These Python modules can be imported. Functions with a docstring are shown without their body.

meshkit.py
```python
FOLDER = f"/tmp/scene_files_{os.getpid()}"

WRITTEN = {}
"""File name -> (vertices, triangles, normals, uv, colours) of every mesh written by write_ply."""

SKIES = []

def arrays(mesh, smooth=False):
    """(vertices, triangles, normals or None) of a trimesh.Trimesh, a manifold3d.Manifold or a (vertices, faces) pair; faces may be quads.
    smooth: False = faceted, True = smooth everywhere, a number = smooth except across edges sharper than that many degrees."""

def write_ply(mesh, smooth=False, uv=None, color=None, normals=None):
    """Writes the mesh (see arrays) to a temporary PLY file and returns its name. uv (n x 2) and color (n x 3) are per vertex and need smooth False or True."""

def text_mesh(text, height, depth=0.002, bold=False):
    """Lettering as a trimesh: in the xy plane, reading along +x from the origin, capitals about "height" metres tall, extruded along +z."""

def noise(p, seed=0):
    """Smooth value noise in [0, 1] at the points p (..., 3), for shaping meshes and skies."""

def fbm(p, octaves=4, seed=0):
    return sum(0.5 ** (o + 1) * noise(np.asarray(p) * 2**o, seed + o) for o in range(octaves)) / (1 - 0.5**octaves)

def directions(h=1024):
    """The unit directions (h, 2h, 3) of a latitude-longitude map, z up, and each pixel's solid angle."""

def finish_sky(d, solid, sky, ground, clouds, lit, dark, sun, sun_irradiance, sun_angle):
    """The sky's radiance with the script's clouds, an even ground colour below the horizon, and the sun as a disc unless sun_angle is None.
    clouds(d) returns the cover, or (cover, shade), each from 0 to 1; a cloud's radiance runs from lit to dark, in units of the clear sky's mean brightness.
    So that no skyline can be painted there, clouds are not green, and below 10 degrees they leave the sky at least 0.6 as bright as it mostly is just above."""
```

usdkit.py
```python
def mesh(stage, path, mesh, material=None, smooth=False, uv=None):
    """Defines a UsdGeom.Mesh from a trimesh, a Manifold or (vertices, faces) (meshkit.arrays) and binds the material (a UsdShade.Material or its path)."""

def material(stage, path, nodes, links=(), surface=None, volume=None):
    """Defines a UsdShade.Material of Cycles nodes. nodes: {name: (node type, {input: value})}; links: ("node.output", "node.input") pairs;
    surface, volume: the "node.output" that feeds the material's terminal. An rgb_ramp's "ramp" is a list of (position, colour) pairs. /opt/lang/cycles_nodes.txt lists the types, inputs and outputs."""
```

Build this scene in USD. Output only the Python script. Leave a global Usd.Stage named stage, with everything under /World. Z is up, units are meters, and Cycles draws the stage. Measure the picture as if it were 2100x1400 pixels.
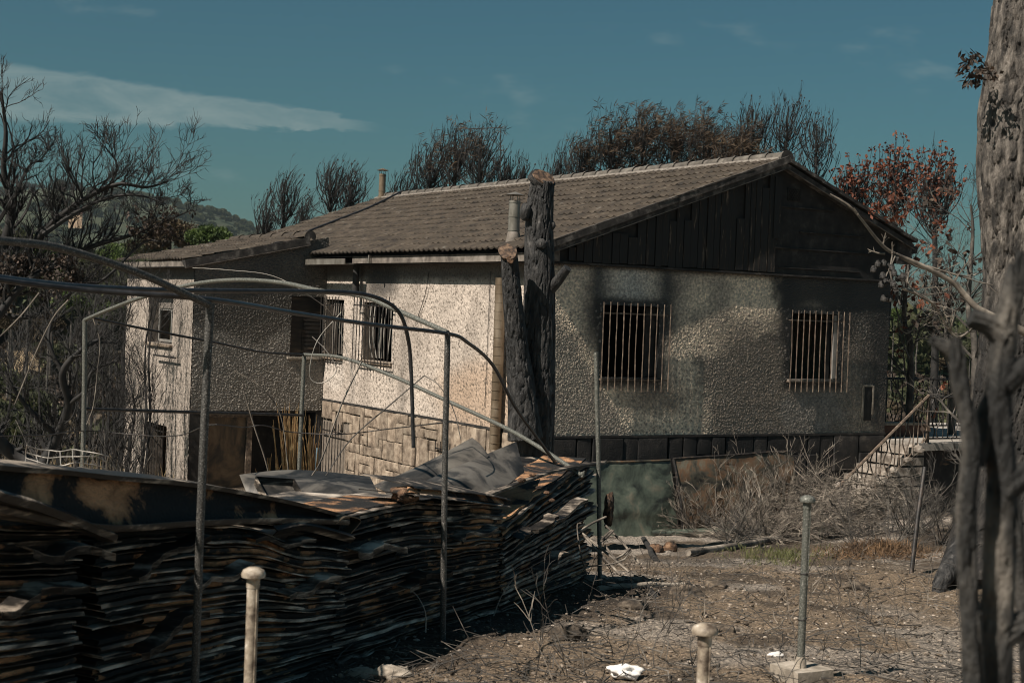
import math, random
import numpy as np
import trimesh
import usdkit, meshkit
from meshkit import fbm, noise
from pxr import Usd, UsdGeom, UsdLux, UsdShade, Gf, Sdf, Vt

stage = Usd.Stage.CreateInMemory()
UsdGeom.SetStageUpAxis(stage, 'Z'); UsdGeom.SetStageMetersPerUnit(stage, 1.0)
UsdGeom.Xform.Define(stage, '/World'); UsdGeom.Scope.Define(stage, '/World/Looks')
rng = np.random.default_rng(7)

# ------------------------------------------------------------------ camera, sky, sun
F, PITCH, ROLL, TH = 3160.66, .02122, .03797, .533
fw = np.array([0, np.cos(PITCH), -np.sin(PITCH)]); _z = np.array([0, np.sin(PITCH), np.cos(PITCH)]); _x = np.array([1., 0, 0])
rt = np.cos(ROLL)*_x + np.sin(ROLL)*_z; up = -np.sin(ROLL)*_x + np.cos(ROLL)*_z
cam = UsdGeom.Camera.Define(stage, '/World/camera')
M4 = Gf.Matrix4d(*[float(v) for v in (*rt, 0, *up, 0, *(-fw), 0, 0, 0, 0, 1)])
cam.AddTransformOp().Set(M4)
cam.CreateHorizontalApertureAttr(36.0); cam.CreateVerticalApertureAttr(24.0)
cam.CreateFocalLengthAttr(F/2100*36.0); cam.CreateClippingRangeAttr(Gf.Vec2f(.05, 60000))
cam.CreateFStopAttr(6.3); cam.CreateFocusDistanceAttr(19.0)
EXPOSURE = 0.55
cam.CreateExposureAttr(EXPOSURE)

e1 = np.array([np.cos(TH), np.sin(TH), 0]); e2 = np.array([-np.sin(TH), np.cos(TH), 0]); ez = np.array([0, 0, 1.])
PHI = math.radians(8.5); EL = math.atan(1.15*math.cos(PHI))
sh = -math.cos(PHI)*e1 - math.sin(PHI)*e2
sun = np.array([sh[0]*math.cos(EL), sh[1]*math.cos(EL), math.sin(EL)])
sl = UsdLux.DistantLight.Define(stage, '/World/sun')
sl.CreateIntensityAttr(1.25); sl.CreateAngleAttr(.5); sl.CreateColorAttr(Gf.Vec3f(1, .905, .80))
sl.GetPrim().CreateAttribute('inputs:normalize', Sdf.ValueTypeNames.Bool).Set(True)
zz = sun; xx = np.cross([0, 0, 1.], zz); xx /= np.linalg.norm(xx); yy = np.cross(zz, xx)
sl.AddTransformOp().Set(Gf.Matrix4d(*[float(v) for v in (*xx, 0, *yy, 0, *zz, 0, 0, 0, 60, 1)]))

SKY_STRENGTH, SKY_TINT = .05, (.285, .535, .525)
nodes = {
 'tc': ('texture_coordinate', {}), 'sx': ('separate_xyz', {}),
 'ym': ('math', {'math_type': 'maximum', 'value2': .02}),
 'u': ('math', {'math_type': 'divide'}), 'v': ('math', {'math_type': 'divide'}),
 'sky': ('sky_texture', {'sky_type': 'single_scattering', 'sun_disc': False, 'sun_elevation': float(EL), 'sun_rotation': float(math.atan2(sun[0], sun[1])), 'air_density': 1.0, 'aerosol_density': 1.6, 'ozone_density': 1.6}),
 'tint': ('mix_color', {'blend_type': 'multiply', 'fac': 1.0, 'b': SKY_TINT, 'use_clamp': False}),
 'uv': ('combine_xyz', {}), 'mp': ('mapping', {'scale': (13, 44, 1)}), 'n': ('noise_texture', {'scale': 1.0, 'detail': 8, 'roughness': .62, 'distortion': .4}),
 # contrail band: centre line and half width as functions of u
 'cl': ('math', {'math_type': 'multiply_add', 'value2': -.066, 'value3': .107}),
 'dv': ('math', {'math_type': 'subtract'}),
 'nw': ('math', {'math_type': 'multiply_add', 'value2': .03, 'value3': -.015}),
 'dv2': ('math', {'math_type': 'add'}),
 'av': ('math', {'math_type': 'absolute'}),
 'hw': ('math', {'math_type': 'multiply_add', 'value2': -.064, 'value3': -.0022}),
 'hm': ('math', {'math_type': 'maximum', 'value2': .0005}),
 'q': ('math', {'math_type': 'divide'}),
 'band': ('map_range', {'range_type': 'smoothstep', 'from_min': 1.15, 'from_max': .7, 'to_min': 0., 'to_max': 1., 'clamp': True}),
 'cut': ('map_range', {'range_type': 'smoothstep', 'from_min': -.085, 'from_max': -.13, 'to_min': 0., 'to_max': 1., 'clamp': True}),
 'b1': ('math', {'math_type': 'multiply'}),
 'nd': ('map_range', {'range_type': 'linear', 'from_min': .34, 'from_max': .64, 'to_min': .3, 'to_max': 1.0, 'clamp': True}),
 'b2': ('math', {'math_type': 'multiply'}),
 # small fair-weather puffs elsewhere
 'mp2': ('mapping', {'scale': (9, 24, 1), 'location': (3.3, 1.2, 0)}), 'n2': ('noise_texture', {'scale': 1.0, 'detail': 6, 'roughness': .55}),
 'pf': ('map_range', {'range_type': 'smoothstep', 'from_min': .60, 'from_max': .76, 'to_min': 0., 'to_max': .4, 'clamp': True}),
 'fr': ('math', {'math_type': 'greater_than', 'value2': .05}),
 'sum': ('math', {'math_type': 'maximum'}), 'msk': ('math', {'math_type': 'multiply'}),
 'amt': ('math', {'math_type': 'multiply', 'value2': .78}),
 'cld': ('mix_color', {'blend_type': 'mix', 'b': (3.5, 4.5, 4.4), 'use_clamp': False}),
 'bg': ('background_shader', {'strength': SKY_STRENGTH}),
}
links = [('tc.generated', 'sx.vector'), ('sx.y', 'ym.value1'), ('sx.x', 'u.value1'), ('ym.value', 'u.value2'), ('sx.z', 'v.value1'), ('ym.value', 'v.value2'),
 ('sky.color', 'tint.a'), ('u.value', 'uv.x'), ('v.value', 'uv.y'), ('uv.vector', 'mp.vector'), ('mp.vector', 'n.vector'),
 ('u.value', 'cl.value1'), ('v.value', 'dv.value1'), ('cl.value', 'dv.value2'), ('n.fac', 'nw.value1'), ('dv.value', 'dv2.value1'), ('nw.value', 'dv2.value2'),
 ('dv2.value', 'av.value1'), ('u.value', 'hw.value1'), ('hw.value', 'hm.value1'), ('av.value', 'q.value1'), ('hm.value', 'q.value2'), ('q.value', 'band.value'),
 ('u.value', 'cut.value'), ('band.result', 'b1.value1'), ('cut.result', 'b1.value2'), ('n.fac', 'nd.value'), ('b1.value', 'b2.value1'), ('nd.result', 'b2.value2'),
 ('uv.vector', 'mp2.vector'), ('mp2.vector', 'n2.vector'), ('n2.fac', 'pf.value'), ('b2.value', 'sum.value1'), ('pf.result', 'sum.value2'),
 ('sx.y', 'fr.value1'), ('sum.value', 'msk.value1'), ('fr.value', 'msk.value2'), ('msk.value', 'amt.value1'), ('amt.value', 'cld.fac'), ('tint.result', 'cld.a'), ('cld.result', 'bg.color')]
skym = usdkit.material(stage, '/World/Looks/sky', nodes, links, surface='bg.background')
dome = UsdLux.DomeLight.Define(stage, '/World/sky')
UsdShade.MaterialBindingAPI.Apply(dome.GetPrim()).Bind(skym)
dome.GetPrim().SetCustomDataByKey('kind', 'structure'); dome.GetPrim().SetCustomDataByKey('label', 'dark teal blue sky with a long thin cloud band at the left'); dome.GetPrim().SetCustomDataByKey('category', 'sky')

# ------------------------------------------------------------------ helpers
def ray(px, py): return fw + (px-1050)/F*rt - (py-700)/F*up
def at(px, py, Y):
    """the world point at distance Y in front of the viewpoint that is seen at this place of the photograph"""
    d = ray(px, py); return d*Y/d[1]
def path(*pts): return np.array([at(*p) for p in pts])
_names = {}
def numbered(parent, name):
    k = (parent, name); n = _names.get(k, -1) + 1; _names[k] = n
    return name if n == 0 else f'{name}_{n:03d}'
class Node:
    def __init__(s, path, base): s.path, s.base = path, np.asarray(base, float)
    @property
    def prim(s): return stage.GetPrimAtPath(s.path)
def tag(p, label=None, cat=None, group=None, kind=None):
    p = p.prim if isinstance(p, Node) else p
    for k, v in (('label', label), ('category', cat), ('group', group), ('kind', kind)):
        if v: p.SetCustomDataByKey(k, v)
def thing(name, label, cat, base=(0, 0, 0), group=None, kind=None):
    pth = '/World/' + numbered('/World', name)
    x = UsdGeom.Xform.Define(stage, pth); x.AddTranslateOp().Set(Gf.Vec3d(*map(float, base)))
    n = Node(pth, base); tag(n, label, cat, group, kind); return n
def cat_mesh(ms):
    V, Fc, o = [], [], 0
    for m in ms:
        v, f = (m.vertices, m.faces) if hasattr(m, 'vertices') else (m[0], m[1])
        v = np.asarray(v, float); f = np.asarray(f, int)
        if f.ndim == 2 and f.shape[1] == 4: f = np.vstack([f[:, [0, 1, 2]], f[:, [0, 2, 3]]])
        V.append(v); Fc.append(f + o); o += len(v)
    return np.vstack(V), np.vstack(Fc)
def part(parent, name, mesh, mat, smooth=False, kind=None, label=None, tint=None):
    """one Mesh prim under a thing, a part, or /World; mesh in world coordinates"""
    pp, base = (parent.path, parent.base) if parent else ('/World', np.zeros(3))
    if isinstance(mesh, list): mesh = cat_mesh(mesh)
    v, f = (mesh.vertices, mesh.faces) if hasattr(mesh, 'vertices') else mesh
    pth = pp + '/' + numbered(pp, name)
    m = usdkit.mesh(stage, pth, (np.asarray(v, float) - base, f), mat, smooth=smooth)
    if tint is not None:
        UsdGeom.PrimvarsAPI(m).CreatePrimvar('tint', Sdf.ValueTypeNames.Color3fArray, 'vertex').Set(Vt.Vec3fArray.FromNumpy(np.asarray(tint, np.float32)))
    n = Node(pth, base)
    if parent and name in ('twigs', 'branches', 'side_twigs'): kind = 'stuff'
    if kind: tag(n, kind=kind)
    if label: tag(n, label=label)
    return n
def solo(name, mesh, mat, label, cat, group=None, kind=None, smooth=False, tint=None):
    n = part(None, name, mesh, mat, smooth, tint=tint); tag(n, label, cat, group, kind); return n

def box(c, ax, ay, az):
    """box with centre c and half axis vectors"""
    c = np.asarray(c, float); s = np.array([[i, j, k] for i in (-1, 1) for j in (-1, 1) for k in (-1, 1)])
    v = c + s[:, :1]*np.asarray(ax, float) + s[:, 1:2]*np.asarray(ay, float) + s[:, 2:]*np.asarray(az, float)
    f = np.array([[0, 1, 3], [0, 3, 2], [4, 6, 7], [4, 7, 5], [0, 4, 5], [0, 5, 1], [2, 3, 7], [2, 7, 6], [0, 2, 6], [0, 6, 4], [1, 5, 7], [1, 7, 3]])
    if np.dot(np.cross(ax, ay), az) < 0: f = f[:, ::-1]
    return v, f
def quad(a, b, c, d): return np.array([a, b, c, d], float), np.array([[0, 1, 2], [0, 2, 3]])
def tubes(lines, radii, sides=6, cap=True):
    """polylines (arrays n x 3) as tapered tubes, one mesh; radii: per line a number or an array"""
    by = {}
    for l, r in zip(lines, radii):
        l = np.asarray(l, float); by.setdefault(len(l), []).append((l, np.broadcast_to(r, (len(l),))))
    V, Fc, o = [], [], 0
    for n, it in by.items():
        P = np.stack([a for a, _ in it]); R = np.stack([b for _, b in it]); m = len(P)
        T = np.gradient(P, axis=1); T /= np.linalg.norm(T, axis=2, keepdims=True) + 1e-12
        main = P[:, -1] - P[:, 0]; main /= np.linalg.norm(main, axis=1, keepdims=True) + 1e-12
        ref = np.where(np.abs(main[:, 2:]) < .8, [[0, 0, 1.]], [[1., .13, 0]])[:, None, :]
        A = np.cross(T, np.broadcast_to(ref, T.shape)); A /= np.linalg.norm(A, axis=2, keepdims=True) + 1e-12
        B = np.cross(T, A); an = np.arange(sides)*2*np.pi/sides
        v = P[:, :, None] + R[:, :, None, None]*(np.cos(an)[None, None, :, None]*A[:, :, None] + np.sin(an)[None, None, :, None]*B[:, :, None])
        i, j = np.meshgrid(np.arange(n-1), np.arange(sides), indexing='ij')
        q = np.stack([i*sides+j, (i+1)*sides+j, (i+1)*sides+(j+1) % sides, i*sides+(j+1) % sides], -1).reshape(-1, 4)
        f = np.vstack([q[:, [0, 1, 2]], q[:, [0, 2, 3]]])
        if cap:
            k = np.arange(1, sides-1)
            f = np.vstack([f, np.stack([0*k, k, k+1], 1), np.stack([0*k+(n-1)*sides, k+1+(n-1)*sides, k+(n-1)*sides], 1)])
        f = (f[None] + (np.arange(m)*n*sides)[:, None, None]).reshape(-1, 3) + o
        V.append(v.reshape(-1, 3)); Fc.append(f); o += m*n*sides
    return np.vstack(V), np.vstack(Fc)
def smooth_path(p, k=6):
    """Catmull-Rom through the points"""
    p = np.asarray(p, float)
    if len(p) < 3: return p
    q = np.vstack([2*p[0]-p[1], p, 2*p[-1]-p[-2]]); out = []
    for i in range(1, len(q)-2):
        for t in np.linspace(0, 1, k, endpoint=False):
            out.append(.5*((2*q[i]) + (-q[i-1]+q[i+1])*t + (2*q[i-1]-5*q[i]+4*q[i+1]-q[i+2])*t*t + (-q[i-1]+3*q[i]-3*q[i+1]+q[i+2])*t**3))
    out.append(p[-1]); return np.array(out)
def rod(p, r, sides=8, k=6): return tubes([smooth_path(p, k)], [r], sides)
def surf(P):
    """grid n x m x 3 as an open sheet"""
    n, m = P.shape[:2]; i, j = np.meshgrid(np.arange(n-1), np.arange(m-1), indexing='ij')
    q = np.stack([i*m+j, (i+1)*m+j, (i+1)*m+j+1, i*m+j+1], -1).reshape(-1, 4)
    return P.reshape(-1, 3), np.vstack([q[:, [0, 1, 2]], q[:, [0, 2, 3]]])
def slab(P, th, n=None):
    """grid thickened along a direction (default: its mean normal)"""
    if n is None:
        n = np.cross(P[-1, 0]-P[0, 0], P[0, -1]-P[0, 0]); n = n/np.linalg.norm(n)
    N, m = P.shape[:2]; v1, f1 = surf(P); v2, f2 = surf(P - np.asarray(n)*th); o = N*m
    ring = np.concatenate([np.arange(m), np.arange(1, N)*m+m-1, (N-1)*m+np.arange(m-2, -1, -1), np.arange(N-2, 0, -1)*m])
    a, b = ring, np.roll(ring, -1)
    return np.vstack([v1, v2]), np.vstack([f1, f2[:, ::-1]+o, np.stack([a, b, b+o], 1), np.stack([a, b+o, a+o], 1)])
def rock(c, r, seed, sub=1, rough=.45):
    m = trimesh.creation.icosphere(sub, 1.0); v = np.array(m.vertices)
    v = v*(1 - rough/2 + rough*fbm(v*1.7 + seed*3.1, 3, seed)[:, None]); return v*np.asarray(r, float) + np.asarray(c, float), np.array(m.faces)

_mats = {}
def mat(name, stops, scale=6, detail=6, rough=.85, bump=0., bscale=60, bdist=.01, stretch=None, metal=0., rough2=None, spec=.5, tint=False, rnd=0., distort=0., trans=0., coord='position'):
    """procedural surface: noise -> ramp -> colour, finer noise -> relief"""
    stops = [(.5+(q-.5)*.62, c) for q, c in stops]
    n = {'g': ('geometry', {}), 'm': ('mapping', {'scale': stretch or (1, 1, 1)}), 'n': ('noise_texture', {'scale': scale, 'detail': detail, 'roughness': .62, 'distortion': distort}),
         'r': ('rgb_ramp', {'ramp': stops}), 'p': ('principled_bsdf', {'roughness': rough, 'metallic': metal, 'specular_ior_level': spec})}
    l = [('g.position', 'm.vector'), ('m.vector', 'n.vector'), ('n.fac', 'r.fac')]; col = 'r.color'
    if tint:
        n['a'] = ('attribute', {'attribute': 'tint'}); n['mx'] = ('mix_color', {'blend_type': 'multiply', 'fac': 1.0, 'use_clamp': False}); l += [('a.color', 'mx.a'), (col, 'mx.b')]; col = 'mx.result'
    if rnd:
        n['oi'] = ('object_info', {}); n['mr'] = ('map_range', {'to_min': 1-rnd, 'to_max': 1+rnd}); n['mv'] = ('mix_color', {'blend_type': 'multiply', 'fac': 1.0, 'use_clamp': False})
        l += [('oi.random', 'mr.value'), (col, 'mv.a'), ('mr.result', 'mv.b')]; col = 'mv.result'
    l.append((col, 'p.base_color'))
    if rough2 is not None:
        n['rr'] = ('map_range', {'from_min': .35, 'from_max': .65, 'to_min': rough, 'to_max': rough2, 'clamp': True}); l += [('n.fac', 'rr.value'), ('rr.result', 'p.roughness')]
    if bump:
        n['bn'] = ('noise_texture', {'scale': bscale, 'detail': 5, 'roughness': .65}); n['b'] = ('bump', {'strength': bump, 'distance': bdist}); l += [('m.vector', 'bn.vector'), ('bn.fac', 'b.height'), ('b.normal', 'p.normal')]
    out = 'p.BSDF'
    if trans:
        n['t'] = ('translucent_bsdf', {}); n['x'] = ('mix_closure', {'fac': trans}); l += [(col, 't.color'), ('p.BSDF', 'x.closure1'), ('t.BSDF', 'x.closure2')]; out = 'x.closure'
    return usdkit.material(stage, '/World/Looks/' + name, n, l, surface=out)
def g(v, k=(1, 1, 1)): return tuple(v*c for c in k)
W = (1.08, 1.0, .92)   # warm grey
M = {}
M['ground'] = mat('ground', [(.22, (.28, .27, .26)), (.42, (.85, .84, .82)), (.58, (1.2, 1.17, 1.12)), (.74, (2.1, 2.0, 1.85)), (.85, (3.0, 2.9, 2.7))], scale=42, detail=12, rough=.95, bump=.9, bscale=70, bdist=.03, tint=True, spec=.2)
M['stucco'] = mat('stucco', [(.2, (.62, .62, .62)), (.5, (1, 1, 1)), (.8, (1.25, 1.25, 1.25))], scale=30, detail=8, rough=.8, tint=True, bump=.4, bscale=160, bdist=.004)
M['pebble'] = mat('pebble', [(.25, (.5, .5, .5)), (.5, (1, 1, 1)), (.75, (1.7, 1.65, 1.6))], scale=26, detail=8, rough=.42, rough2=.75, tint=True, bump=.3, bscale=150, bdist=.004, spec=.6)
M['soot'] = mat('soot', [(.3, (.008, .008, .008)), (.6, (.022, .02, .018)), (.8, (.05, .045, .04))], scale=5, detail=9, rough=.75, bump=.5, bscale=50, bdist=.01)
M['plank'] = mat('charred_plank', [(.3, (.004, .004, .004)), (.55, (.011, .010, .009)), (.68, (.028, .02, .014)), (.80, (.17, .135, .105))], scale=3.2, detail=9, stretch=(7, 7, .8), rough=.55, rough2=.8, bump=.6, bscale=25, bdist=.01)
M['stone'] = mat('stone', [(.3, (.11, .083, .06)), (.5, (.22, .17, .125)), (.72, (.33, .27, .205))], scale=7, detail=10, rough=.9, bump=.7, bscale=45, bdist=.012, rnd=.22)
M['mortar'] = mat('mortar', [(.3, (.11, .09, .07)), (.7, (.18, .15, .12))], scale=12, rough=.95, bump=.5)
M['stone_soot'] = mat('sooty_stone', [(.3, (.008, .008, .008)), (.6, (.025, .022, .02)), (.78, (.07, .06, .05))], scale=4, detail=9, rough=.8, bump=.7, bscale=40, bdist=.012, rnd=.4)
for i, k in enumerate((.88, 1.0, 1.12, .96)):
    k *= .45
    M[f'tile{i}'] = mat(f'roof_tile_{"abcd"[i]}', [(.28, (.050*k, .039*k, .029*k)), (.5, (.102*k, .077*k, .053*k)), (.68, (.145*k, .112*k, .08*k)), (.8, (.24*k, .215*k, .18*k))], scale=4.5, detail=10, rough=.9, bump=.6, bscale=80, bdist=.006)
M['ridge'] = mat('ridge_tile', [(.3, (.055, .048, .04)), (.55, (.095, .083, .07)), (.75, (.15, .135, .115))], scale=6, detail=8, rough=.9, bump=.5, bscale=60)
M['ridge_mortar'] = mat('ridge_mortar', [(.3, (.17, .15, .13)), (.7, (.28, .25, .22))], scale=14, rough=.95, bump=.5)
M['fascia'] = mat('fascia', [(.25, (.06, .05, .043)), (.5, (.14, .12, .10)), (.75, (.23, .20, .175))], scale=5, detail=8, rough=.85, bump=.3)
M['rake'] = mat('rake_edge', [(.3, (.018, .016, .014)), (.55, (.045, .04, .036)), (.75, (.15, .135, .12))], scale=6, detail=9, rough=.85, bump=.5)
M['iron'] = mat('iron', [(.3, (.012, .012, .012)), (.6, (.035, .03, .027)), (.8, (.10, .07, .05))], scale=15, rough=.55, bump=.3, metal=.3)
M['rust'] = mat('rusty_iron', [(.3, (.05, .038, .03)), (.55, (.125, .09, .064)), (.75, (.24, .185, .14))], scale=14, detail=8, rough=.75, bump=.4, bscale=90)
M['galv'] = mat('galvanised_tube', [(.3, (.065, .068, .058)), (.5, (.105, .107, .092)), (.66, (.15, .15, .13)), (.78, (.34, .33, .30))], scale=90, detail=7, rough=.55, metal=.25, bump=.2, bscale=120)
M['galv_burnt'] = mat('scorched_tube', [(.3, (.016, .016, .015)), (.5, (.05, .048, .043)), (.66, (.10, .095, .086)), (.80, (.42, .40, .37))], scale=150, detail=7, rough=.6, metal=.2, bump=.25, bscale=120)
M['black_hose'] = mat('black_hose', [(.3, (.010, .010, .011)), (.7, (.03, .03, .032))], scale=20, rough=.35)
M['paint_post'] = mat('weathered_paint_post', [(.26, (.07, .05, .035)), (.42, (.20, .16, .12)), (.56, (.29, .24, .18)), (.7, (.38, .325, .26)), (.8, (.60, .54, .46))], scale=18, detail=8, rough=.6, bump=.3, bscale=90)
M['concrete'] = mat('concrete', [(.3, (.17, .145, .115)), (.55, (.29, .25, .2)), (.75, (.40, .35, .29))], scale=9, detail=9, rough=.95, bump=.6, bscale=60)
M['duct'] = mat('scorched_duct', [(.3, (.11, .08, .05)), (.55, (.185, .14, .095)), (.75, (.26, .21, .155))], scale=4, detail=7, stretch=(1, 1, .4), rough=.5, metal=.5)
M['zinc'] = mat('zinc_flue', [(.3, (.16, .145, .12)), (.55, (.27, .25, .215)), (.75, (.36, .34, .30))], scale=5, detail=7, stretch=(1, 1, .5), rough=.45, metal=.6)
M['sheet'] = mat('burnt_sheet_metal', [(.3, (.014, .014, .013)), (.46, (.045, .042, .038)), (.54, (.10, .09, .077)), (.75, (.155, .142, .122))], scale=2.6, detail=8, rough=.55, rough2=.42, metal=.2, distort=.7)
M['panel'] = mat('burnt_panel_skin', [(.34, (.008, .007, .006)), (.50, (.022, .019, .016)), (.57, (.085, .07, .056)), (.69, (.30, .25, .20))], scale=3.5, detail=9, stretch=(1, 1, 6), rough=.40, rough2=.6, bump=.3, bscale=40, bdist=.008, metal=.1, spec=.3)  # pale ramp stops stand for highlights on the sheet edges
M['panel_light'] = mat('scorched_lit_panel_skin', [(.34, (.012, .011, .010)), (.46, (.07, .058, .046)), (.56, (.24, .20, .16)), (.72, (.58, .50, .415))], scale=3.4, detail=9, stretch=(1, 1, 6), rough=.35, rough2=.6, bump=.4, bscale=40, bdist=.01, metal=.15)  # scorched skin, its pale stops raised to imitate sunlit edges
M['foam'] = mat('burnt_foam', [(.46, (.004, .004, .004)), (.52, (.016, .011, .008)), (.57, (.26, .135, .065)), (.72, (.56, .31, .16))], scale=1.8, detail=7, stretch=(1, 1, 1.6), rough=.95, bump=1., bscale=38, bdist=.03, distort=.5)
M['foam_raw'] = mat('scorched_foam', [(.30, (.012, .009, .007)), (.46, (.075, .042, .024)), (.62, (.17, .095, .052)), (.78, (.28, .18, .11))], scale=11, detail=9, rough=.95, bump=1., bscale=40, bdist=.03)
M['bark'] = mat('charred_bark', [(.28, (.004, .004, .004)), (.5, (.015, .0145, .014)), (.66, (.04, .038, .036)), (.82, (.11, .103, .096))], scale=16, detail=10, stretch=(1, 1, .28), rough=.5, rough2=.8, bump=1., bscale=34, bdist=.03)
M['bark_sap'] = mat('charred_sapling_bark', [(.3, (.004, .004, .004)), (.48, (.014, .014, .013)), (.60, (.05, .046, .04)), (.78, (.17, .15, .125))], scale=9, detail=9, stretch=(1, 1, .4), rough=.8, bump=1., bscale=60, bdist=.02)
M['bark_pine'] = mat('scorched_pine_bark', tint=True, stops= [(.3, (.014, .012, .010)), (.48, (.06, .052, .044)), (.62, (.115, .10, .085)), (.78, (.20, .175, .15))], scale=13, detail=10, stretch=(1, 1, .35), rough=.85, bump=1., bscale=26, bdist=.04)
M['charwood'] = mat('charred_twig', [(.3, (.006, .006, .006)), (.7, (.022, .02, .018))], scale=8, rough=.8)
M['twig'] = mat('charred_grey_twig', [(.3, (.022, .02, .018)), (.6, (.075, .066, .056)), (.75, (.17, .15, .125))], scale=4, rough=.85)
M['pale_twig'] = mat('dead_pale_twig', [(.3, (.05, .042, .034)), (.55, (.145, .122, .098)), (.75, (.33, .285, .23))], scale=5, rough=.85)
M['cutwood'] = mat('fresh_cut_wood', [(.35, (.02, .013, .009)), (.5, (.075, .045, .028)), (.7, (.17, .11, .07))], scale=18, detail=7, rough=.85, bump=.3)
M['needle'] = mat('scorched_needles', [(.3, (.022, .014, .009)), (.5, (.055, .035, .02)), (.75, (.11, .075, .042))], scale=2.5, rough=.8, trans=.2)
M['needle_fallen'] = mat('fallen_needles', [(.3, (.03, .018, .01)), (.5, (.10, .058, .028)), (.75, (.22, .13, .065))], scale=5, rough=.85)
M['red_leaf'] = mat('red_brown_dead_leaf', [(.3, (.07, .022, .012)), (.5, (.15, .045, .022)), (.75, (.23, .085, .04))], scale=3, rough=.75, trans=.25)
M['dark_leaf'] = mat('burnt_leaf', [(.3, (.02, .014, .01)), (.6, (.06, .042, .03)), (.8, (.13, .095, .065))], scale=6, rough=.8, trans=.15)
M['cone'] = mat('burnt_cone', [(.3, (.01, .01, .01)), (.7, (.045, .04, .035))], scale=40, rough=.7, bump=.8, bscale=90)
M['green_leaf'] = mat('pine_green', [(.3, (.030, .050, .012)), (.5, (.060, .095, .022)), (.75, (.11, .15, .035))], scale=1.2, rough=.75, trans=.3)
M['olive_leaf'] = mat('olive_green', [(.3, (.030, .036, .016)), (.5, (.06, .068, .03)), (.75, (.11, .11, .05))], scale=1.0, rough=.8, trans=.25)
M['brown_leaf'] = mat('scorched_foliage', [(.3, (.035, .026, .014)), (.5, (.07, .052, .028)), (.75, (.12, .09, .05))], scale=.8, rough=.8, trans=.25)
M['wood_far'] = mat('far_wood_green', [(.3, (.028, .036, .013)), (.5, (.045, .055, .02)), (.75, (.085, .085, .034))], scale=.06, detail=8, rough=.9)
M['straw'] = mat('dry_straw', [(.3, (.16, .11, .055)), (.55, (.30, .22, .12)), (.75, (.44, .35, .21))], scale=7, rough=.8, trans=.2)
M['reed'] = mat('dry_reed', [(.3, (.22, .115, .045)), (.5, (.36, .22, .095)), (.75, (.50, .36, .18))], scale=9, stretch=(6, 6, 1), rough=.7, trans=.2)
M['grass'] = mat('short_green_grass', [(.3, (.07, .08, .025)), (.6, (.13, .135, .05)), (.8, (.22, .19, .09))], scale=8, rough=.8, trans=.3)
M['green_panel'] = mat('green_fibre_panel', [(.28, (.02, .022, .018)), (.46, (.055, .068, .052)), (.6, (.078, .092, .07)), (.74, (.12, .115, .085))], scale=2.4, detail=8, rough=.35, rough2=.6, distort=.8, bump=.25, bscale=6, bdist=.04)
M['rust_panel'] = mat('rusty_green_panel', [(.3, (.018, .015, .012)), (.45, (.055, .050, .036)), (.58, (.10, .055, .028)), (.75, (.10, .095, .07))], scale=2.8, detail=8, rough=.45, rough2=.7, distort=1.0, bump=.3, bscale=6, bdist=.04)
M['door'] = mat('scorched_door', [(.3, (.02, .017, .014)), (.45, (.05, .038, .026)), (.58, (.12, .08, .045)), (.75, (.17, .125, .08))], scale=1.4, detail=5, distort=1.2, rough=.6)
M['board'] = mat('scorched_shutter', [(.35, (.010, .009, .008)), (.6, (.03, .022, .016)), (.75, (.085, .06, .04))], scale=2.5, stretch=(1, 1, 5), rough=.7)
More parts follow.
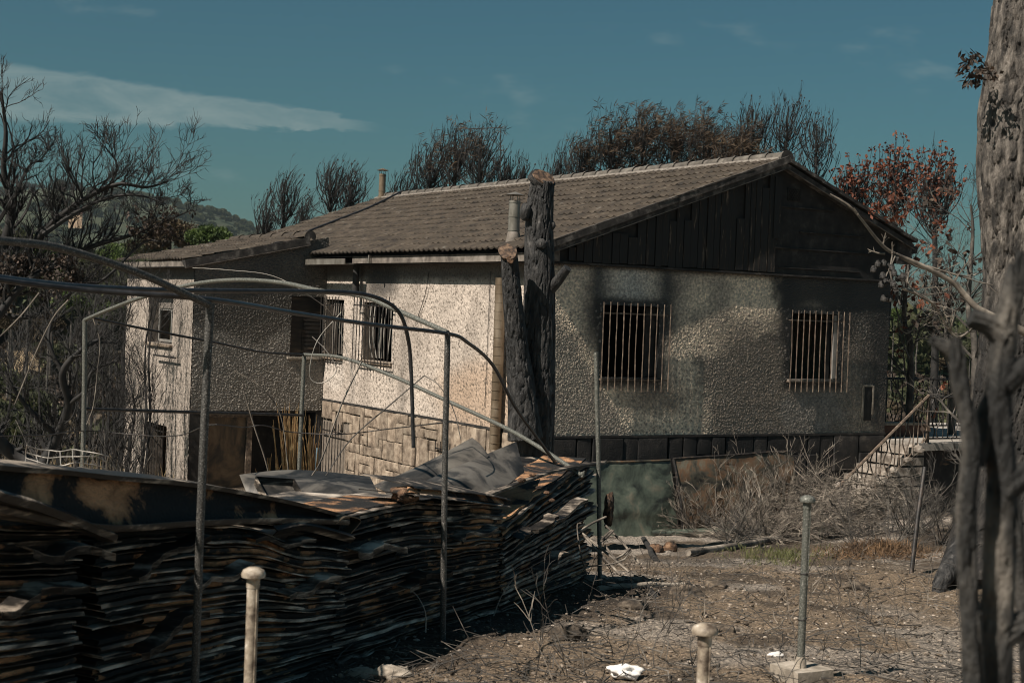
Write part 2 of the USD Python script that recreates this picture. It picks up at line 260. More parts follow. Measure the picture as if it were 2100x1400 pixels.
M['frame'] = mat('aluminium_frame', [(.3, (.28, .27, .25)), (.7, (.42, .40, .37))], scale=5, rough=.4, metal=.5)
M['shutter'] = mat('roller_blind', [(.3, (.13, .115, .10)), (.7, (.20, .18, .155))], scale=4, rough=.6)
M['wire'] = mat('grey_wire', [(.3, (.22, .20, .175)), (.7, (.40, .37, .33))], scale=10, rough=.5, metal=.4)
M['rag'] = mat('white_rag', [(.3, (.55, .53, .50)), (.7, (.78, .76, .73))], scale=12, rough=.9, bump=.4)
M['ash_stone'] = mat('ash_stone', [(.3, (.10, .082, .066)), (.5, (.21, .18, .15)), (.75, (.36, .32, .275))], scale=6, detail=8, rough=.95, bump=.6, rnd=.2)
M['clod'] = mat('charred_clod', [(.3, (.030, .024, .018)), (.55, (.085, .065, .046)), (.75, (.17, .135, .10))], scale=14, detail=8, rough=.97, bump=.8, rnd=.4)
M['gravel'] = mat('gravel', [(.3, (.10, .078, .058)), (.55, (.19, .155, .12)), (.75, (.36, .31, .26))], scale=20, rough=.95, rnd=.55)
M['slab'] = mat('terrace_slab', [(.3, (.20, .18, .155)), (.7, (.36, .33, .29))], scale=5, detail=8, rough=.85, bump=.3)
M['brick_red'] = mat('red_skirting', [(.3, (.06, .025, .016)), (.7, (.13, .06, .038))], scale=6, rough=.8)
M['blue_tube'] = mat('blue_plastic', [(.3, (.05, .08, .10)), (.7, (.11, .16, .19))], scale=10, rough=.5)
M['hazy_house'] = mat('far_ochre_wall', [(.3, (.32, .22, .14)), (.7, (.40, .29, .20))], scale=1, rough=.9)
def pane_material():
    n = {'f': ('fresnel', {'IOR': 1.5}), 't': ('transparent_bsdf', {'color': (.75, .77, .75)}), 'gl': ('glossy_bsdf', {'roughness': .06}), 'x': ('mix_closure', {})}
    return usdkit.material(stage, '/World/Looks/window_glass', n, [('f.fac', 'x.fac'), ('t.BSDF', 'x.closure1'), ('gl.BSDF', 'x.closure2')], surface='x.closure')
M['glass'] = pane_material()

# ------------------------------------------------------------------ terrain
from scipy.interpolate import RBFInterpolator
_cp = np.array([(0, 0, -1.65), (-1.2, 5, -1.92), (2, 5, -1.86), (4, 4, -1.8), (-1.25, 7.2, -2.06), (1.7, 9, -2.12), (-.4, 10, -2.2), (.86, 14, -2.5), (3.2, 14, -2.5), (4.5, 16.5, -2.66), (5.2, 16.3, -2.6),
 (2.2, 18, -2.86), (.3, 19, -2.98), (1.9, 22, -3.2), (4.4, 22.6, -3.18), (5.2, 23.6, -3.2), (7, 23.5, -2.95), (9, 22, -3.0), (6, 20, -2.9), (-2.9, 27, -3.35), (-5.5, 28, -3.5), (-6.8, 31, -3.65), (-4.5, 20, -3.2), (-5, 14, -2.9), (-7, 24, -3.55),
 (-3.2, 8, -2.4), (-10, 20, -4.3), (-14, 30, -5.3), (-9, 34, -4.4), (-8, 10, -3.0), (8, 16, -2.75), (12, 20, -3.4), (9, 30, -3.6), (12, 40, -5.2), (0, 45, -4.6), (-6, 46, -4.9), (-20, 48, -6.0), (20, 48, -6.0), (0, -12, -1.3), (-12, 0, -2.0), (12, 0, -1.9), (20, 20, -4.5), (-22, 22, -5.2), (20, -10, -1.8), (-20, -10, -1.8)])
_rbf = RBFInterpolator(_cp[:, :2], _cp[:, 2], kernel='thin_plate_spline', smoothing=.02)
def sstep(a, b, x): t = np.clip((x-a)/(b-a), 0, 1); return t*t*(3-2*t)
def far_z(x, y):
    r = np.hypot(x, y); az = np.arctan2(x, np.maximum(y, 1e-3)); az = np.where(y < 0, np.pi, az)
    v = -6.2 - 3.2*sstep(60, 700, r)
    p = np.stack([x, y, 0*x], -1)
    el = .052*np.exp(-((az+.27)/.15)**2) + .012 + .016*sstep(.1, .27, az) + .004*(fbm(np.stack([az*26, 0*az, 0*az], -1), 4, 3)-.5)*2
    R = 1700 + 2300*sstep(-.12, .1, az)
    s = sstep(.42, 1.0, r/R)
    mid = 9*np.exp(-((az+.30)/.13)**2)*sstep(90, 330, r)*(1-sstep(420, 700, r))
    return v + mid + (el*R - v)*s + 14*(fbm(p/420., 5, 11)-.5)*sstep(300, 1500, r)
def gz(x, y, detail=False):
    x = np.asarray(x, float); y = np.asarray(y, float); shp = np.broadcast(x, y).shape
    x = np.broadcast_to(x, shp).ravel(); y = np.broadcast_to(y, shp).ravel(); r = np.hypot(x, y)
    near = np.zeros_like(r); k = r < 60
    if k.any(): near[k] = _rbf(np.stack([np.clip(x[k], -26, 26), np.clip(y[k], -14, 50)], 1))
    w = sstep(30, 58, r); z = near*(1-w); k = w > 0
    if k.any(): z[k] += far_z(x[k], y[k])*w[k]
    if detail:
        p = np.stack([x, y, 0*x], -1)
        k = r < 50; z = z + .5*(fbm(p/9., 4, 8)-.5)*sstep(40, 80, r); p = p[k]
        z[k] += (.085*(fbm(p*1.1, 3, 5)-.5) + .07*(fbm(p*4.5, 4, 6)-.5) + .045*(fbm(p*15., 3, 9)-.5))*(1-sstep(25, 50, r[k]))
    return z.reshape(shp)
def on_ground(px, py, y0=3., y1=80.):
    """first place where the line of sight through a pixel meets the ground"""
    d = ray(px, py); ys = np.linspace(y0, y1, 600); P = d[None]*(ys/d[1])[:, None]; h = P[:, 2] - gz(P[:, 0], P[:, 1])
    k = np.argmax(h < 0); return P[k]
def axis(a, b, st, lim0, lim1, gr=1.06):
    c = list(np.arange(a, b, st)); s = st; lo = []; v = a
    while v > lim0: s *= gr; v -= s; lo.append(v)
    hi = []; v = c[-1]; s = st
    while v < lim1: s *= gr; v += s; hi.append(v)
    return np.array(lo[::-1] + c + hi)
gx = axis(-7, 7.5, .05, -7000, 7000, 1.075); gy = axis(4.5, 26, .065, -300, 7500, 1.06)
GX, GY = np.meshgrid(gx, gy, indexing='ij'); GZ = gz(GX, GY, True)
gv, gf = surf(np.stack([GX, GY, GZ], -1))
def ground_tint(p):
    r = np.hypot(p[:, 0], p[:, 1]); q = p*[1, 1, 0]
    n1 = fbm(q*.55, 4, 21); n2 = fbm(q*1.7, 4, 22); n3 = fbm(q*.09, 4, 23)
    soil = np.array([.17, .132, .096]); char = np.array([.028, .024, .021]); ash = np.array([.24, .215, .19]); tan = np.array([.14, .108, .07]); green = np.array([.06, .066, .028])
    c = soil[None]*(.75 + .5*n1[:, None])
    w = sstep(.55, .68, n2)[:, None]; c = c*(1-w*.65) + char*w*.65
    w = (sstep(.60, .72, fbm(q*.9+7, 3, 25))*(p[:, 1] < 24))[:, None]; c = c*(1-w*.75) + ash*w*.75
    # darker burnt strip round the sheet stacks, behind them and towards the house
    d = np.abs((p[:, 0]-(-.45))*.9 - (p[:, 1]-10.2)*.42)
    w = ((1-sstep(.25, .75, d+.5*(n2-.5)))*(p[:, 1] < 15))[:, None]; c = c*(1-w*.8) + char*w*.8
    w = (sstep(15.8, 17.3, p[:, 1]+1.6*(n2-.5))*(1-sstep(27, 40, r)))[:, None]; c = c*(1-.6*w) + char*w*.6
    w = (sstep(.5, .62, fbm(q*1.3+3, 3, 26))*sstep(16.5, 18, p[:, 1])*(1-sstep(26, 32, r)))[:, None]; c = c*(1-w*.7) + ash*1.2*w*.7
    # valley: dry grass with burnt and green patches
    n4 = fbm(q/14., 5, 27); far = sstep(30, 44, r)[:, None]
    t = tan*(.6+.8*n4[:, None])*(1+.7*(p[:, :1] < 0)); w = np.maximum(sstep(.52, .60, fbm(q/30.+5, 4, 28)), (1-sstep(60, 130, r))*.6)[:, None]; t = t*(1-w*.75) + char*1.6*w*.75
    wg = (sstep(.42, .62, fbm(q/90., 4, 29))*sstep(100, 240, r))[:, None]; t = t*(1-wg) + green*wg
    w2 = sstep(330, 700, r)[:, None]*(.82+.16*n4[:, None]); t = t*(1-w2) + np.array([.020, .031, .017])*w2
    return c*(1-far) + t*far
gr_node = part(None, 'ground', (gv, gf), M['ground'], smooth=True, tint=ground_tint(gv)); tag(gr_node, 'charred soil of the plot running out into the dry valley and hills', 'ground', kind='structure')

# air between the house and the far hills
hz = usdkit.material(stage, '/World/Looks/haze', {'v': ('principled_volume', {'color': (.62, .74, .80), 'density': .00007, 'anisotropy': .2})}, surface=None, volume='v.volume')
hb = solo('haze', box((0, 3500, (GZ.max()+9+GZ.min()-1)/2), (9000, 0, 0), (0, 4600, 0), (0, 0, (GZ.max()+9-GZ.min()+1)/2)), hz, 'thin pale haze lying over the valley', 'haze', kind='stuff')

# ------------------------------------------------------------------ the house
C = at(1112, 891, 22.0); C0 = np.array([C[0], C[1], 0])
def H(t, s, z):
    t, s, z = np.broadcast_arrays(np.asarray(t, float), np.asarray(s, float), np.asarray(z, float))
    return C0 + t[..., None]*e1 + s[..., None]*e2 + z[..., None]*ez
def hbox(t0, t1, s0, s1, z0, z1): return box(H((t0+t1)/2, (s0+s1)/2, (z0+z1)/2), e1*(t1-t0)/2, e2*(s1-s0)/2, ez*(z1-z0)/2)
T1, T0A, S0A, S1A, S1 = 6.62, -2.555, 7.8, 11.85, 14.2
ZB, ZT, ZG = -1.80, .67, -3.7
house = thing('burnt_house', 'fire-blackened one storey house with pebbledash walls and tiled gable roof', 'house', H(0, 0, -3.3))
def cells(a, b, size, amp, seed, fill=.92):
    """height of rounded pebbles set in render at wall coordinates (a, b)"""
    i = np.floor(a/size).astype(int); j = np.floor(b/size).astype(int); h = np.zeros_like(a)
    def hsh(i, j, k):
        x = (i*374761393 + j*668265263 + k*974634599 + seed*144665) & 0xFFFFFFFF
        x = ((x ^ (x >> 13))*1274126177) & 0xFFFFFFFF
        return ((x ^ (x >> 16)) & 0xFFFF)/65535.
    for di in (-1, 0, 1):
        for dj in (-1, 0, 1):
            I, J = i+di, j+dj; cx = (I+.15+.7*hsh(I, J, 1))*size; cy = (J+.15+.7*hsh(I, J, 2))*size; r = size*(.34+.24*hsh(I, J, 3))
            q = 1-((a-cx)**2+(b-cy)**2)/r**2; h = np.maximum(h, np.where(hsh(I, J, 4) < fill, np.sqrt(np.maximum(q, 0))*amp*(.45+.75*hsh(I, J, 5)), 0))
    return h
def wall_grid(a0, a1, b0, b1, st, fn, nrm, relief, openings, tintfn):
    """displaced wall between wall coordinates; fn(a, b) -> point; faces in openings are left out"""
    a = np.linspace(a0, a1, int((a1-a0)/st)+1); b = np.linspace(b0, b1, int((b1-b0)/st)+1); A, B = np.meshgrid(a, b, indexing='ij')
    P = fn(A, B); v, f = surf(P + relief(A, B)[..., None]*nrm)
    ca = A.ravel()[f].mean(1); cb = B.ravel()[f].mean(1); keep = np.ones(len(f), bool)
    for (x0, x1, y0, y1) in openings: keep &= ~((ca > x0) & (ca < x1) & (cb > y0) & (cb < y1))
    f = f[keep]; n = np.cross(v[f[0, 1]]-v[f[0, 0]], v[f[0, 2]]-v[f[0, 0]])
    if n @ nrm < 0: f = f[:, ::-1]
    return (v, f), tintfn(A.ravel(), B.ravel())
def lerp(c, d, w): return c*(1-w[:, None]) + np.asarray(d)*w[:, None]
WARM = np.array([.46, .395, .335]); SOOT = np.array([.018, .017, .0155]); GREY = np.array([.66, .54, .41])
OPG = [(.97, 1.97, -.95, .11), (4.53, 5.53, -.94, .10)]
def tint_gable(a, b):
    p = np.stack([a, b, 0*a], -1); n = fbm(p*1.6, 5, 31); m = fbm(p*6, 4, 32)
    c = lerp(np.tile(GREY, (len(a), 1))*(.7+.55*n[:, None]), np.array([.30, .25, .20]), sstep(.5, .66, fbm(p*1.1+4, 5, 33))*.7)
    # darker pebbles inside diagonal edges low on the left and round the right window
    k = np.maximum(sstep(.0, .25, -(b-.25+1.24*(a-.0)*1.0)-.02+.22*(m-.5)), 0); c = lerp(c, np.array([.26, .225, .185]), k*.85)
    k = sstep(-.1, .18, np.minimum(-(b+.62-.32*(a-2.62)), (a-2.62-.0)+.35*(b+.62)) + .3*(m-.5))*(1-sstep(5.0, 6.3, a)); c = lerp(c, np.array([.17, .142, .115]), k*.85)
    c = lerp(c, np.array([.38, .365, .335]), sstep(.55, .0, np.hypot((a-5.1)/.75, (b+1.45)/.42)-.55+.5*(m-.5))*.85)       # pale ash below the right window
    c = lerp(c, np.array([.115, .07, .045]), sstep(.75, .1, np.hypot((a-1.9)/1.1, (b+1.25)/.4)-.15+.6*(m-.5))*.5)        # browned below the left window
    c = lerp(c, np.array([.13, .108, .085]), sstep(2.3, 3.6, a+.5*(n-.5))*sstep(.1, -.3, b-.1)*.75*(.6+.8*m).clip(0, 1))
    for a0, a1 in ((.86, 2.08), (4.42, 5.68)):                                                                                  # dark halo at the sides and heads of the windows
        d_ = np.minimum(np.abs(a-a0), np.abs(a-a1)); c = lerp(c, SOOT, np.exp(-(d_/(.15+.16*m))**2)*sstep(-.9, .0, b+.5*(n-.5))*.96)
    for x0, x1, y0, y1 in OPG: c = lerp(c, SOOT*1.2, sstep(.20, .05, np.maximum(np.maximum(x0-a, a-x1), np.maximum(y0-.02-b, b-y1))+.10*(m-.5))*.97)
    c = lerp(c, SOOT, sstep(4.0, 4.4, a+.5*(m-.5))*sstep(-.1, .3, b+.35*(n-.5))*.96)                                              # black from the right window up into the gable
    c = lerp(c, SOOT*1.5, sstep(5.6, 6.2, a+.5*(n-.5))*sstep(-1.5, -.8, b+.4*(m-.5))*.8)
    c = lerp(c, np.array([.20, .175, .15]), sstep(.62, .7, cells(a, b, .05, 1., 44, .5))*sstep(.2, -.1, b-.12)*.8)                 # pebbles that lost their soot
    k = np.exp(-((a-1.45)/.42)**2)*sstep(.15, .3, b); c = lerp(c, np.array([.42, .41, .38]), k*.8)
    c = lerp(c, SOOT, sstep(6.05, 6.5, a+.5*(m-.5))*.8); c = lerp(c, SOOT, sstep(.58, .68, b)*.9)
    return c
def relief_gable(a, b):
    return cells(a, b, .0225, .0088, 3) + .007*fbm(np.stack([a*3, b*3, 0*a], -1), 3, 34)
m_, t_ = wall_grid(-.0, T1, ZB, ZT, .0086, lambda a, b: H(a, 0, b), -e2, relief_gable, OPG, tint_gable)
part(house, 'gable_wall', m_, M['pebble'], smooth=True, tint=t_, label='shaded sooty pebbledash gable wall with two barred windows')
# sunlit long wall
OPL = [(4.95, 6.12, -1.0, .02), (6.98, 7.78, -1.0, .05)]
def tint_side(a, b):
    p = np.stack([a, b, 0*a], -1); n = fbm(p*1.3, 5, 41); m = fbm(p*5, 4, 42)
    c = np.tile(WARM*.92, (len(a), 1))*(.7+.6*n[:, None]); c = lerp(c, np.array([.26, .22, .185]), sstep(.54, .68, fbm(p*[2.2, .7, 1]+3, 4, 43))*.55)
    c = lerp(c, np.array([.36, .255, .175]), sstep(.15, .75, np.hypot((a-1.9)/1.7, (b+1.45)/.75)*-1+1.2+.5*(n-.5))*.75)   # scorched brown low by the corner
    c = lerp(c, SOOT*2, sstep(.30, .46, b-.05+.10*(m-.5))*.82)
    k = sstep(.28, .08, np.abs(a-5.45)/3-.02)*sstep(-.05, .25, b+.2*(m-.5)); c = lerp(c, SOOT*1.6, k*.85)
    for w in (6.5, 4.5): c = lerp(c, np.array([.2, .175, .15]), np.exp(-((a-w-.05*np.sin(b*9))/.10)**2)*sstep(.2, -.4, b)*.6)
    c = lerp(c, np.array([.52, .465, .41]), sstep(.25, .0, np.hypot((a-7.3)/.6, (b+1.3)/.45)-.6)*.6)
    return lerp(c, np.array([.09, .072, .055]), sstep(.2, .75, cells(a, b, .042, 1., 15, .42))*.8)
m_, t_ = wall_grid(0, S0A, ZB, ZT, .0135, lambda a, b: H(0, a, b), -e1, lambda a, b: .012-cells(a, b, .034, .010, 5, .5), OPL, tint_side)
part(house, 'side_wall', m_, M['stucco'], smooth=True, tint=t_, label='sunlit pale rendered long wall with two barred windows')
# annex
def z_an(t): return .60 + .235*(t-T0A)
OPA = [(-.70, -.05, -1.03, .08)]
def tint_annex(a, b):
    p = np.stack([a, b, 0*a], -1); n = fbm(p*1.4, 5, 51); m = fbm(p*6, 4, 52)
    c = np.tile(np.array([.085, .075, .062]), (len(a), 1))*(.5+.9*n[:, None])
    v = np.where(a < -1.32, -.02-.54*(a+2.54), -.68+.65*(a+1.32)); k = sstep(-.05, .22, (v-b)+.2*(m-.5))  # paler below a V-shaped line
    return lerp(c, np.array([.20, .182, .158]), k*.85*(.7+.6*n))
def fn_annex(a, b):
    top = z_an(a); f = (b+2.03)/(1.14+2.03); return H(a, S0A, -2.03 + f*(top+2.03))
m_, t_ = wall_grid(T0A, 0, -2.03, 1.14, .0105, fn_annex, -e2, lambda a, b: cells(a, b, .031, .013, 7)+.008*fbm(np.stack([a*4, b*4, 0*a], -1), 3, 53), [], tint_annex)
# the opening is cut by height in world terms
v_, f_ = m_; cz = v_[f_].mean(1); ca = (cz-C0)@e1; keep = ~((ca > OPA[0][0]) & (ca < OPA[0][1]) & (cz[:, 2] > OPA[0][2]) & (cz[:, 2] < OPA[0][3]))
part(house, 'annex_front_wall', (v_, f_[keep]), M['pebble'], smooth=True, tint=t_, label='dark pebbledash front of the low annex')
OPB = [(8.92, 10.38, -.90, .06), (9.05, 10.25, -3.5, -2.42)]
def tint_annex_side(a, b):
    p = np.stack([a, b, 0*a], -1); n = fbm(p*1.2, 5, 61)
    c = lerp(np.tile(WARM*.66, (len(a), 1))*(.7+.6*n[:, None]), SOOT*1.5, sstep(.27, .36, b)*.8)
    return lerp(c, np.array([.07, .056, .043]), sstep(.2, .75, cells(a, b, .05, 1., 16, .4))*.75)
m_, t_ = wall_grid(S0A, S1A, ZG, .60, .02, lambda a, b: H(T0A, a, b), -e1, lambda a, b: .012-cells(a, b, .036, .010, 9, .5), OPB, tint_annex_side)
part(house, 'annex_end_wall', m_, M['stucco'], smooth=True, tint=t_, label='sunlit end wall of the annex with a narrow window')
# hidden walls, floor and ceilings so that the rooms behind the openings are closed and dark
def hquad(*p): return quad(*[H(*q) for q in p])
part(house, 'back_wall', [hquad((T1, 0, -4), (T1, S1, -4), (T1, S1, 1.45), (T1, 0, 1.45)), hquad((T1, S1, -4), (0, S1, -4), (0, S1, .7), (T1, S1, .7)), hquad((0, S1A, -4), (0, S1, -4), (0, S1, .7), (0, S1A, .7)),
    hquad((T0A, S1A, -4), (0, S1A, -4), (0, S1A, 1.15), (T0A, S1A, .6)), hquad((T1, S1, .7), (0, S1, .7), (4.18, S1, 2.45), (T1, S1, 1.45))], M['stucco'], tint=np.tile(GREY, (20, 1)))
part(house, 'room_interior', [hbox(.25, T1-.05, .25, S1-.1, -1.9, -1.8), hquad((.02, .25, -1.9), (T1, .25, -1.9), (T1, .25, -4), (.02, .25, -4)), hquad((.25, .25, -1.8), (.25, S0A, -1.8), (.25, S0A, -4), (.25, .25, -4)),
    hbox(3.0, 3.1, .25, 6, -1.8, .7), hbox(.2, T1-.02, 2.6, 2.7, -1.8, .7), hquad((.02, .02, .66), (T1-.02, .02, .66), (T1-.02, S1, .66), (.02, S1, .66)),
    hbox(T0A+.25, -.05, 9.2, 9.3, -3.6, .5), hbox(T0A+1.0, T0A+1.05, 8.0, S1A, -3.6, .5)], M['soot'])
# pebble wall thickness round the openings
def reveal(parent, plane, o, depth, mt, off=.0):
    x0, x1, y0, y1 = o; th = .03; B = []
    for (a0, a1, b0, b1) in ((x0-th, x0, y0-th, y1+th), (x1, x1+th, y0-th, y1+th), (x0, x1, y1, y1+th), (x0, x1, y0-th, y0)):
        if plane == 'g': B.append(hbox(a0, a1, off+.002, off+depth, b0, b1))
        else: B.append(hbox(off+.002, off+depth, a0, a1, b0, b1))
    return part(parent, 'window_reveal', B, mt)
for o in OPG: reveal(house, 'g', o, .22, M['soot'])
for o in OPL: reveal(house, 's', o, .22, M['mortar'])
reveal(house, 'g', OPA[0], .1, M['soot'], S0A); 
for o in OPB: reveal(house, 's', o, .3, M['fascia'], T0A)
# stone base of the long wall, stone by stone
def stones(parent, fn, a0, a1, b0, b1, mt, seed, out, holes=(), unit=.17):
    r = random.Random(seed); na, nb = int((a1-a0)/unit), int((b1-b0)/unit); occ = np.zeros((na, nb), bool); made = []
    for i in range(na):
        for j in range(nb):
            if occ[i, j]: continue
            w, h = r.choice([(1, 1), (2, 1), (1, 2), (1, 2), (1, 3), (2, 2), (3, 1), (1, 3), (2, 3)])
            while w > 1 and (i+w > na or occ[i:i+w, j].any()): w -= 1
            while h > 1 and (j+h > nb or occ[i:i+w, j:j+h].any()): h -= 1
            occ[i:i+w, j:j+h] = True
            x0, x1, y0, y1 = a0+i*(a1-a0)/na, a0+(i+w)*(a1-a0)/na, b1-(j+h)*(b1-b0)/nb, b1-j*(b1-b0)/nb
            cx, cy = (x0+x1)/2, (y0+y1)/2
            if any(q[0] < cx < q[1] and q[2] < cy < q[3] for q in holes): continue
            gp = .008; d = out + r.uniform(0, .028); bev = .016
            lo = [(x0+gp, y0+gp), (x1-gp, y0+gp), (x1-gp, y1-gp), (x0+gp, y1-gp)]
            rim = [(x+r.uniform(-.012, .012), y+r.uniform(-.012, .012)) for x, y in lo]
            top = [(x+(bev if x < cx else -bev)+r.uniform(-.008, .008), y+(bev if y < cy else -bev)+r.uniform(-.008, .008)) for x, y in lo]
            v = [fn(x, y, 0) for x, y in rim] + [fn(x, y, d*.7) for x, y in rim] + [fn(x, y, d+r.uniform(-.006, .008)) for x, y in top] + [fn(cx, cy, d+.012)]
            f = [[k, (k+1) % 4, 4+(k+1) % 4] for k in range(4)] + [[k, 4+(k+1) % 4, 4+k] for k in range(4)] + [[4+k, 4+(k+1) % 4, 8+(k+1) % 4] for k in range(4)] + [[4+k, 8+(k+1) % 4, 8+k] for k in range(4)] + [[8+k, 8+(k+1) % 4, 12] for k in range(4)]
            v = np.array(v); f = np.array(f); n = np.cross(v[9]-v[8], v[12]-v[8])
            if n @ (fn(cx, cy, 1)-fn(cx, cy, 0)) < 0: f = f[:, ::-1]
            made.append(part(parent, 'stone', (v, f), mt, smooth=35))
    return made
sb = part(house, 'stone_base', hquad((.012, .0, ZB-.01), (.012, S0A, ZB-.01), (.012, S0A, -4), (.012, 0, -4)), M['mortar'], label='base of irregular tan stone blocks under the long wall')
OPS = [(6.62, 7.75, -3.6, -2.2), (2.45, 3.1, -2.9, -2.15)]
stones(sb, lambda a, b, o: H(-o, a, b), .02, S0A-.02, -3.5, ZB-.03, M['stone'], 5, .02, OPS, .155)
sg = part(house, 'sooty_stone_base', hquad((0, .012, ZB-.01), (T1, .012, ZB-.01), (T1, .012, -4), (0, .012, -4)), M['soot'], label='blackened stone base under the gable wall')
stones(sg, lambda a, b, o: H(a, -o, b), .02, T1-.02, -3.3, ZB-.03, M['stone_soot'], 6, .014, (), .27)
part(house, 'base_ledge', [hbox(-.03, T1, -.034, .02, ZB-.035, ZB), hbox(-.034, .02, .02, S0A, ZB-.035, ZB)], M['soot'])
# grilles and windows
def grille(plane, a0, a1, b0, b1, n, mt, out, off=0., rails=2, r=.0085):
    rl = [box(*[x for x in (H((a0+a1)/2, off-out, z) if plane == 'g' else H(off-out, (a0+a1)/2, z), (e1 if plane == 'g' else e2)*(a1-a0)/2, (e2 if plane == 'g' else e1)*.004, ez*.011)]) for z in ([b0+.16, b1-.16] if rails == 2 else [b1-.12])]
    gn = part(house, 'window_grille', rl[0], mt)
    for q in rl[1:]: part(gn, 'rail', q, mt)
    for a in np.linspace(a0, a1, n):
        w = rng.normal(0, .008, 2)
        p = (lambda a_, z: H(a_, off-out-.013, z)) if plane == 'g' else (lambda a_, z: H(off-out-.013, a_, z))
        part(gn, 'bar', tubes([np.array([p(a, b0+rng.normal(0, .006)), p(a+w[0], (b0+b1)/2), p(a+w[1]*.3, b1+rng.normal(0, .004))])], [r], 5), mt)
    for a in (a0+.02, a1-.02):
        for z in (b0+.16, b1-.16): part(gn, 'bracket', hbox(a-.006, a+.006, off-out, off, z-.006, z+.006) if plane == 'g' else hbox(off-out, off, a-.006, a+.006, z-.006, z+.006), mt)
    return gn
grille('g', .90, 2.10, -1.14, .15, 11, M['rust'], .10); grille('g', 4.46, 5.66, -1.14, .15, 11, M['rust'], .10)
grille('s', 4.84, 6.26, -1.18, .12, 12, M['iron'], .13); grille('s', 6.95, 7.72, -1.14, .10, 7, M['iron'], .13)
grille('s', 6.68, 7.7, -3.4, -2.2, 9, M['iron'], .10); grille('s', 2.42, 3.08, -2.9, -2.15, 5, M['iron'], .08, rails=1)
grille('s', 9.0, 10.3, -3.5, -2.36, 9, M['iron'], .08, off=T0A)
for o, sillm in zip(OPG, (M['soot'], M['ash_stone'])): part(house, 'window_sill', hbox(o[0]-.04, o[1]+.04, -.06, .2, o[2]-.05, o[2]-.003), sillm)
for o in OPL: part(house, 'window_sill', hbox(-.05, .2, o[0]-.03, o[1]+.01, o[2]-.05, o[2]-.003), M['stone'])
part(house, 'window_jamb', hbox(1.80, 1.97, .10, .16, -.94, .10), M['stone_soot']); part(house, 'window_jamb', hbox(5.46, 5.53, .03, .07, -.93, .09), M['frame'], label='pale metal jamb left in the right window'); part(house, 'window_jamb', hbox(5.38, 5.45, .10, .14, -.93, .09), M['stone_soot'])
# twisted blind slats in the long wall window
part(house, 'burnt_blind', tubes([smooth_path([H(.06, 5.0+.16*i, .0), H(.05+.03*math.sin(i*2), 5.05+.15*i, -.4-.03*i), H(.07, 5.1+.13*i+.05*math.sin(i), -.95)], 4) for i in range(7)], [.014]*7, 4), M['wire'])
part(house, 'burnt_blind', tubes([smooth_path([H(.06, 7.05+.1*i, .0), H(.05, 7.07+.1*i, -.5), H(.07, 7.1+.1*i, -.95)], 4) for i in range(6)], [.011]*6, 4), M['shutter'])
# annex window: dark boarded shutter; end window with frame, blind and pane
sh_ = part(house, 'window_shutter', hbox(-.69, -.06, S0A+.05, S0A+.07, -1.02, .07), M['board'])
for k in range(9): part(sh_, 'slat', hbox(-.45, -.08, S0A+.035, S0A+.049, -.98+.075*k, -.98+.075*k+.058), M['board'])
part(house, 'window_sill', hbox(-.76, .0, S0A-.07, S0A+.1, -1.075, -1.04), M['concrete'])
wf = part(house, 'window_frame', [hbox(T0A+.18, T0A+.23, 8.95, 9.0, -.88, .03), hbox(T0A+.18, T0A+.23, 9.55, 9.60, -.88, -.25), hbox(T0A+.18, T0A+.23, 10.3, 10.36, -.88, .03), hbox(T0A+.18, T0A+.23, 9.0, 10.3, -.88, -.83), hbox(T0A+.18, T0A+.23, 9.0, 10.3, -.28, -.24)], M['frame'])
part(wf, 'roller_blind', hbox(T0A+.16, T0A+.175, 9.0, 10.3, -.24, .04), M['shutter']); part(wf, 'pane', hbox(T0A+.20, T0A+.206, 9.0, 9.55, -.83, -.28), M['glass']); part(wf, 'pane', hbox(T0A+.20, T0A+.206, 9.6, 10.3, -.83, -.28), M['glass'])
part(house, 'window_sill', hbox(T0A-.07, T0A+.15, 8.88, 10.42, -.95, -.905), M['stone'])
part(house, 'clothes_bar', tubes([np.array([H(T0A-.12, 8.35, -1.12), H(T0A-.12, 9.65, -1.12)])], [.018], 6), M['iron'])
# recessed ground floor of the annex
part(house, 'annex_lower_wall', [hbox(T0A, T0A+.34, S0A, S0A+.3, ZG, -2.031), hbox(-1.42, -1.34, S0A+.1, S0A+.3, ZG, -2.06), hbox(T0A+.34, 0, S0A+.9, S0A+1.0, ZG, -2.06), hbox(T0A+.3, -.01, S0A, S0A+.9, -2.06, -2.031), hbox(-.14, -.0, S0A, S0A+.25, ZG, -2.06)], M['soot'])
dr = part(house, 'metal_door', hbox(-2.16, -1.46, S0A+.12, S0A+.16, ZG, -2.16), M['door'], label='scorched brown metal door')
part(dr, 'door_frame', [hbox(-2.22, -2.165, S0A+.06, S0A+.2, ZG, -2.07), hbox(-1.455, -1.35, S0A+.06, S0A+.2, ZG, -2.07), hbox(-2.165, -1.455, S0A+.06, S0A+.2, -2.155, -2.07)], M['rust'])
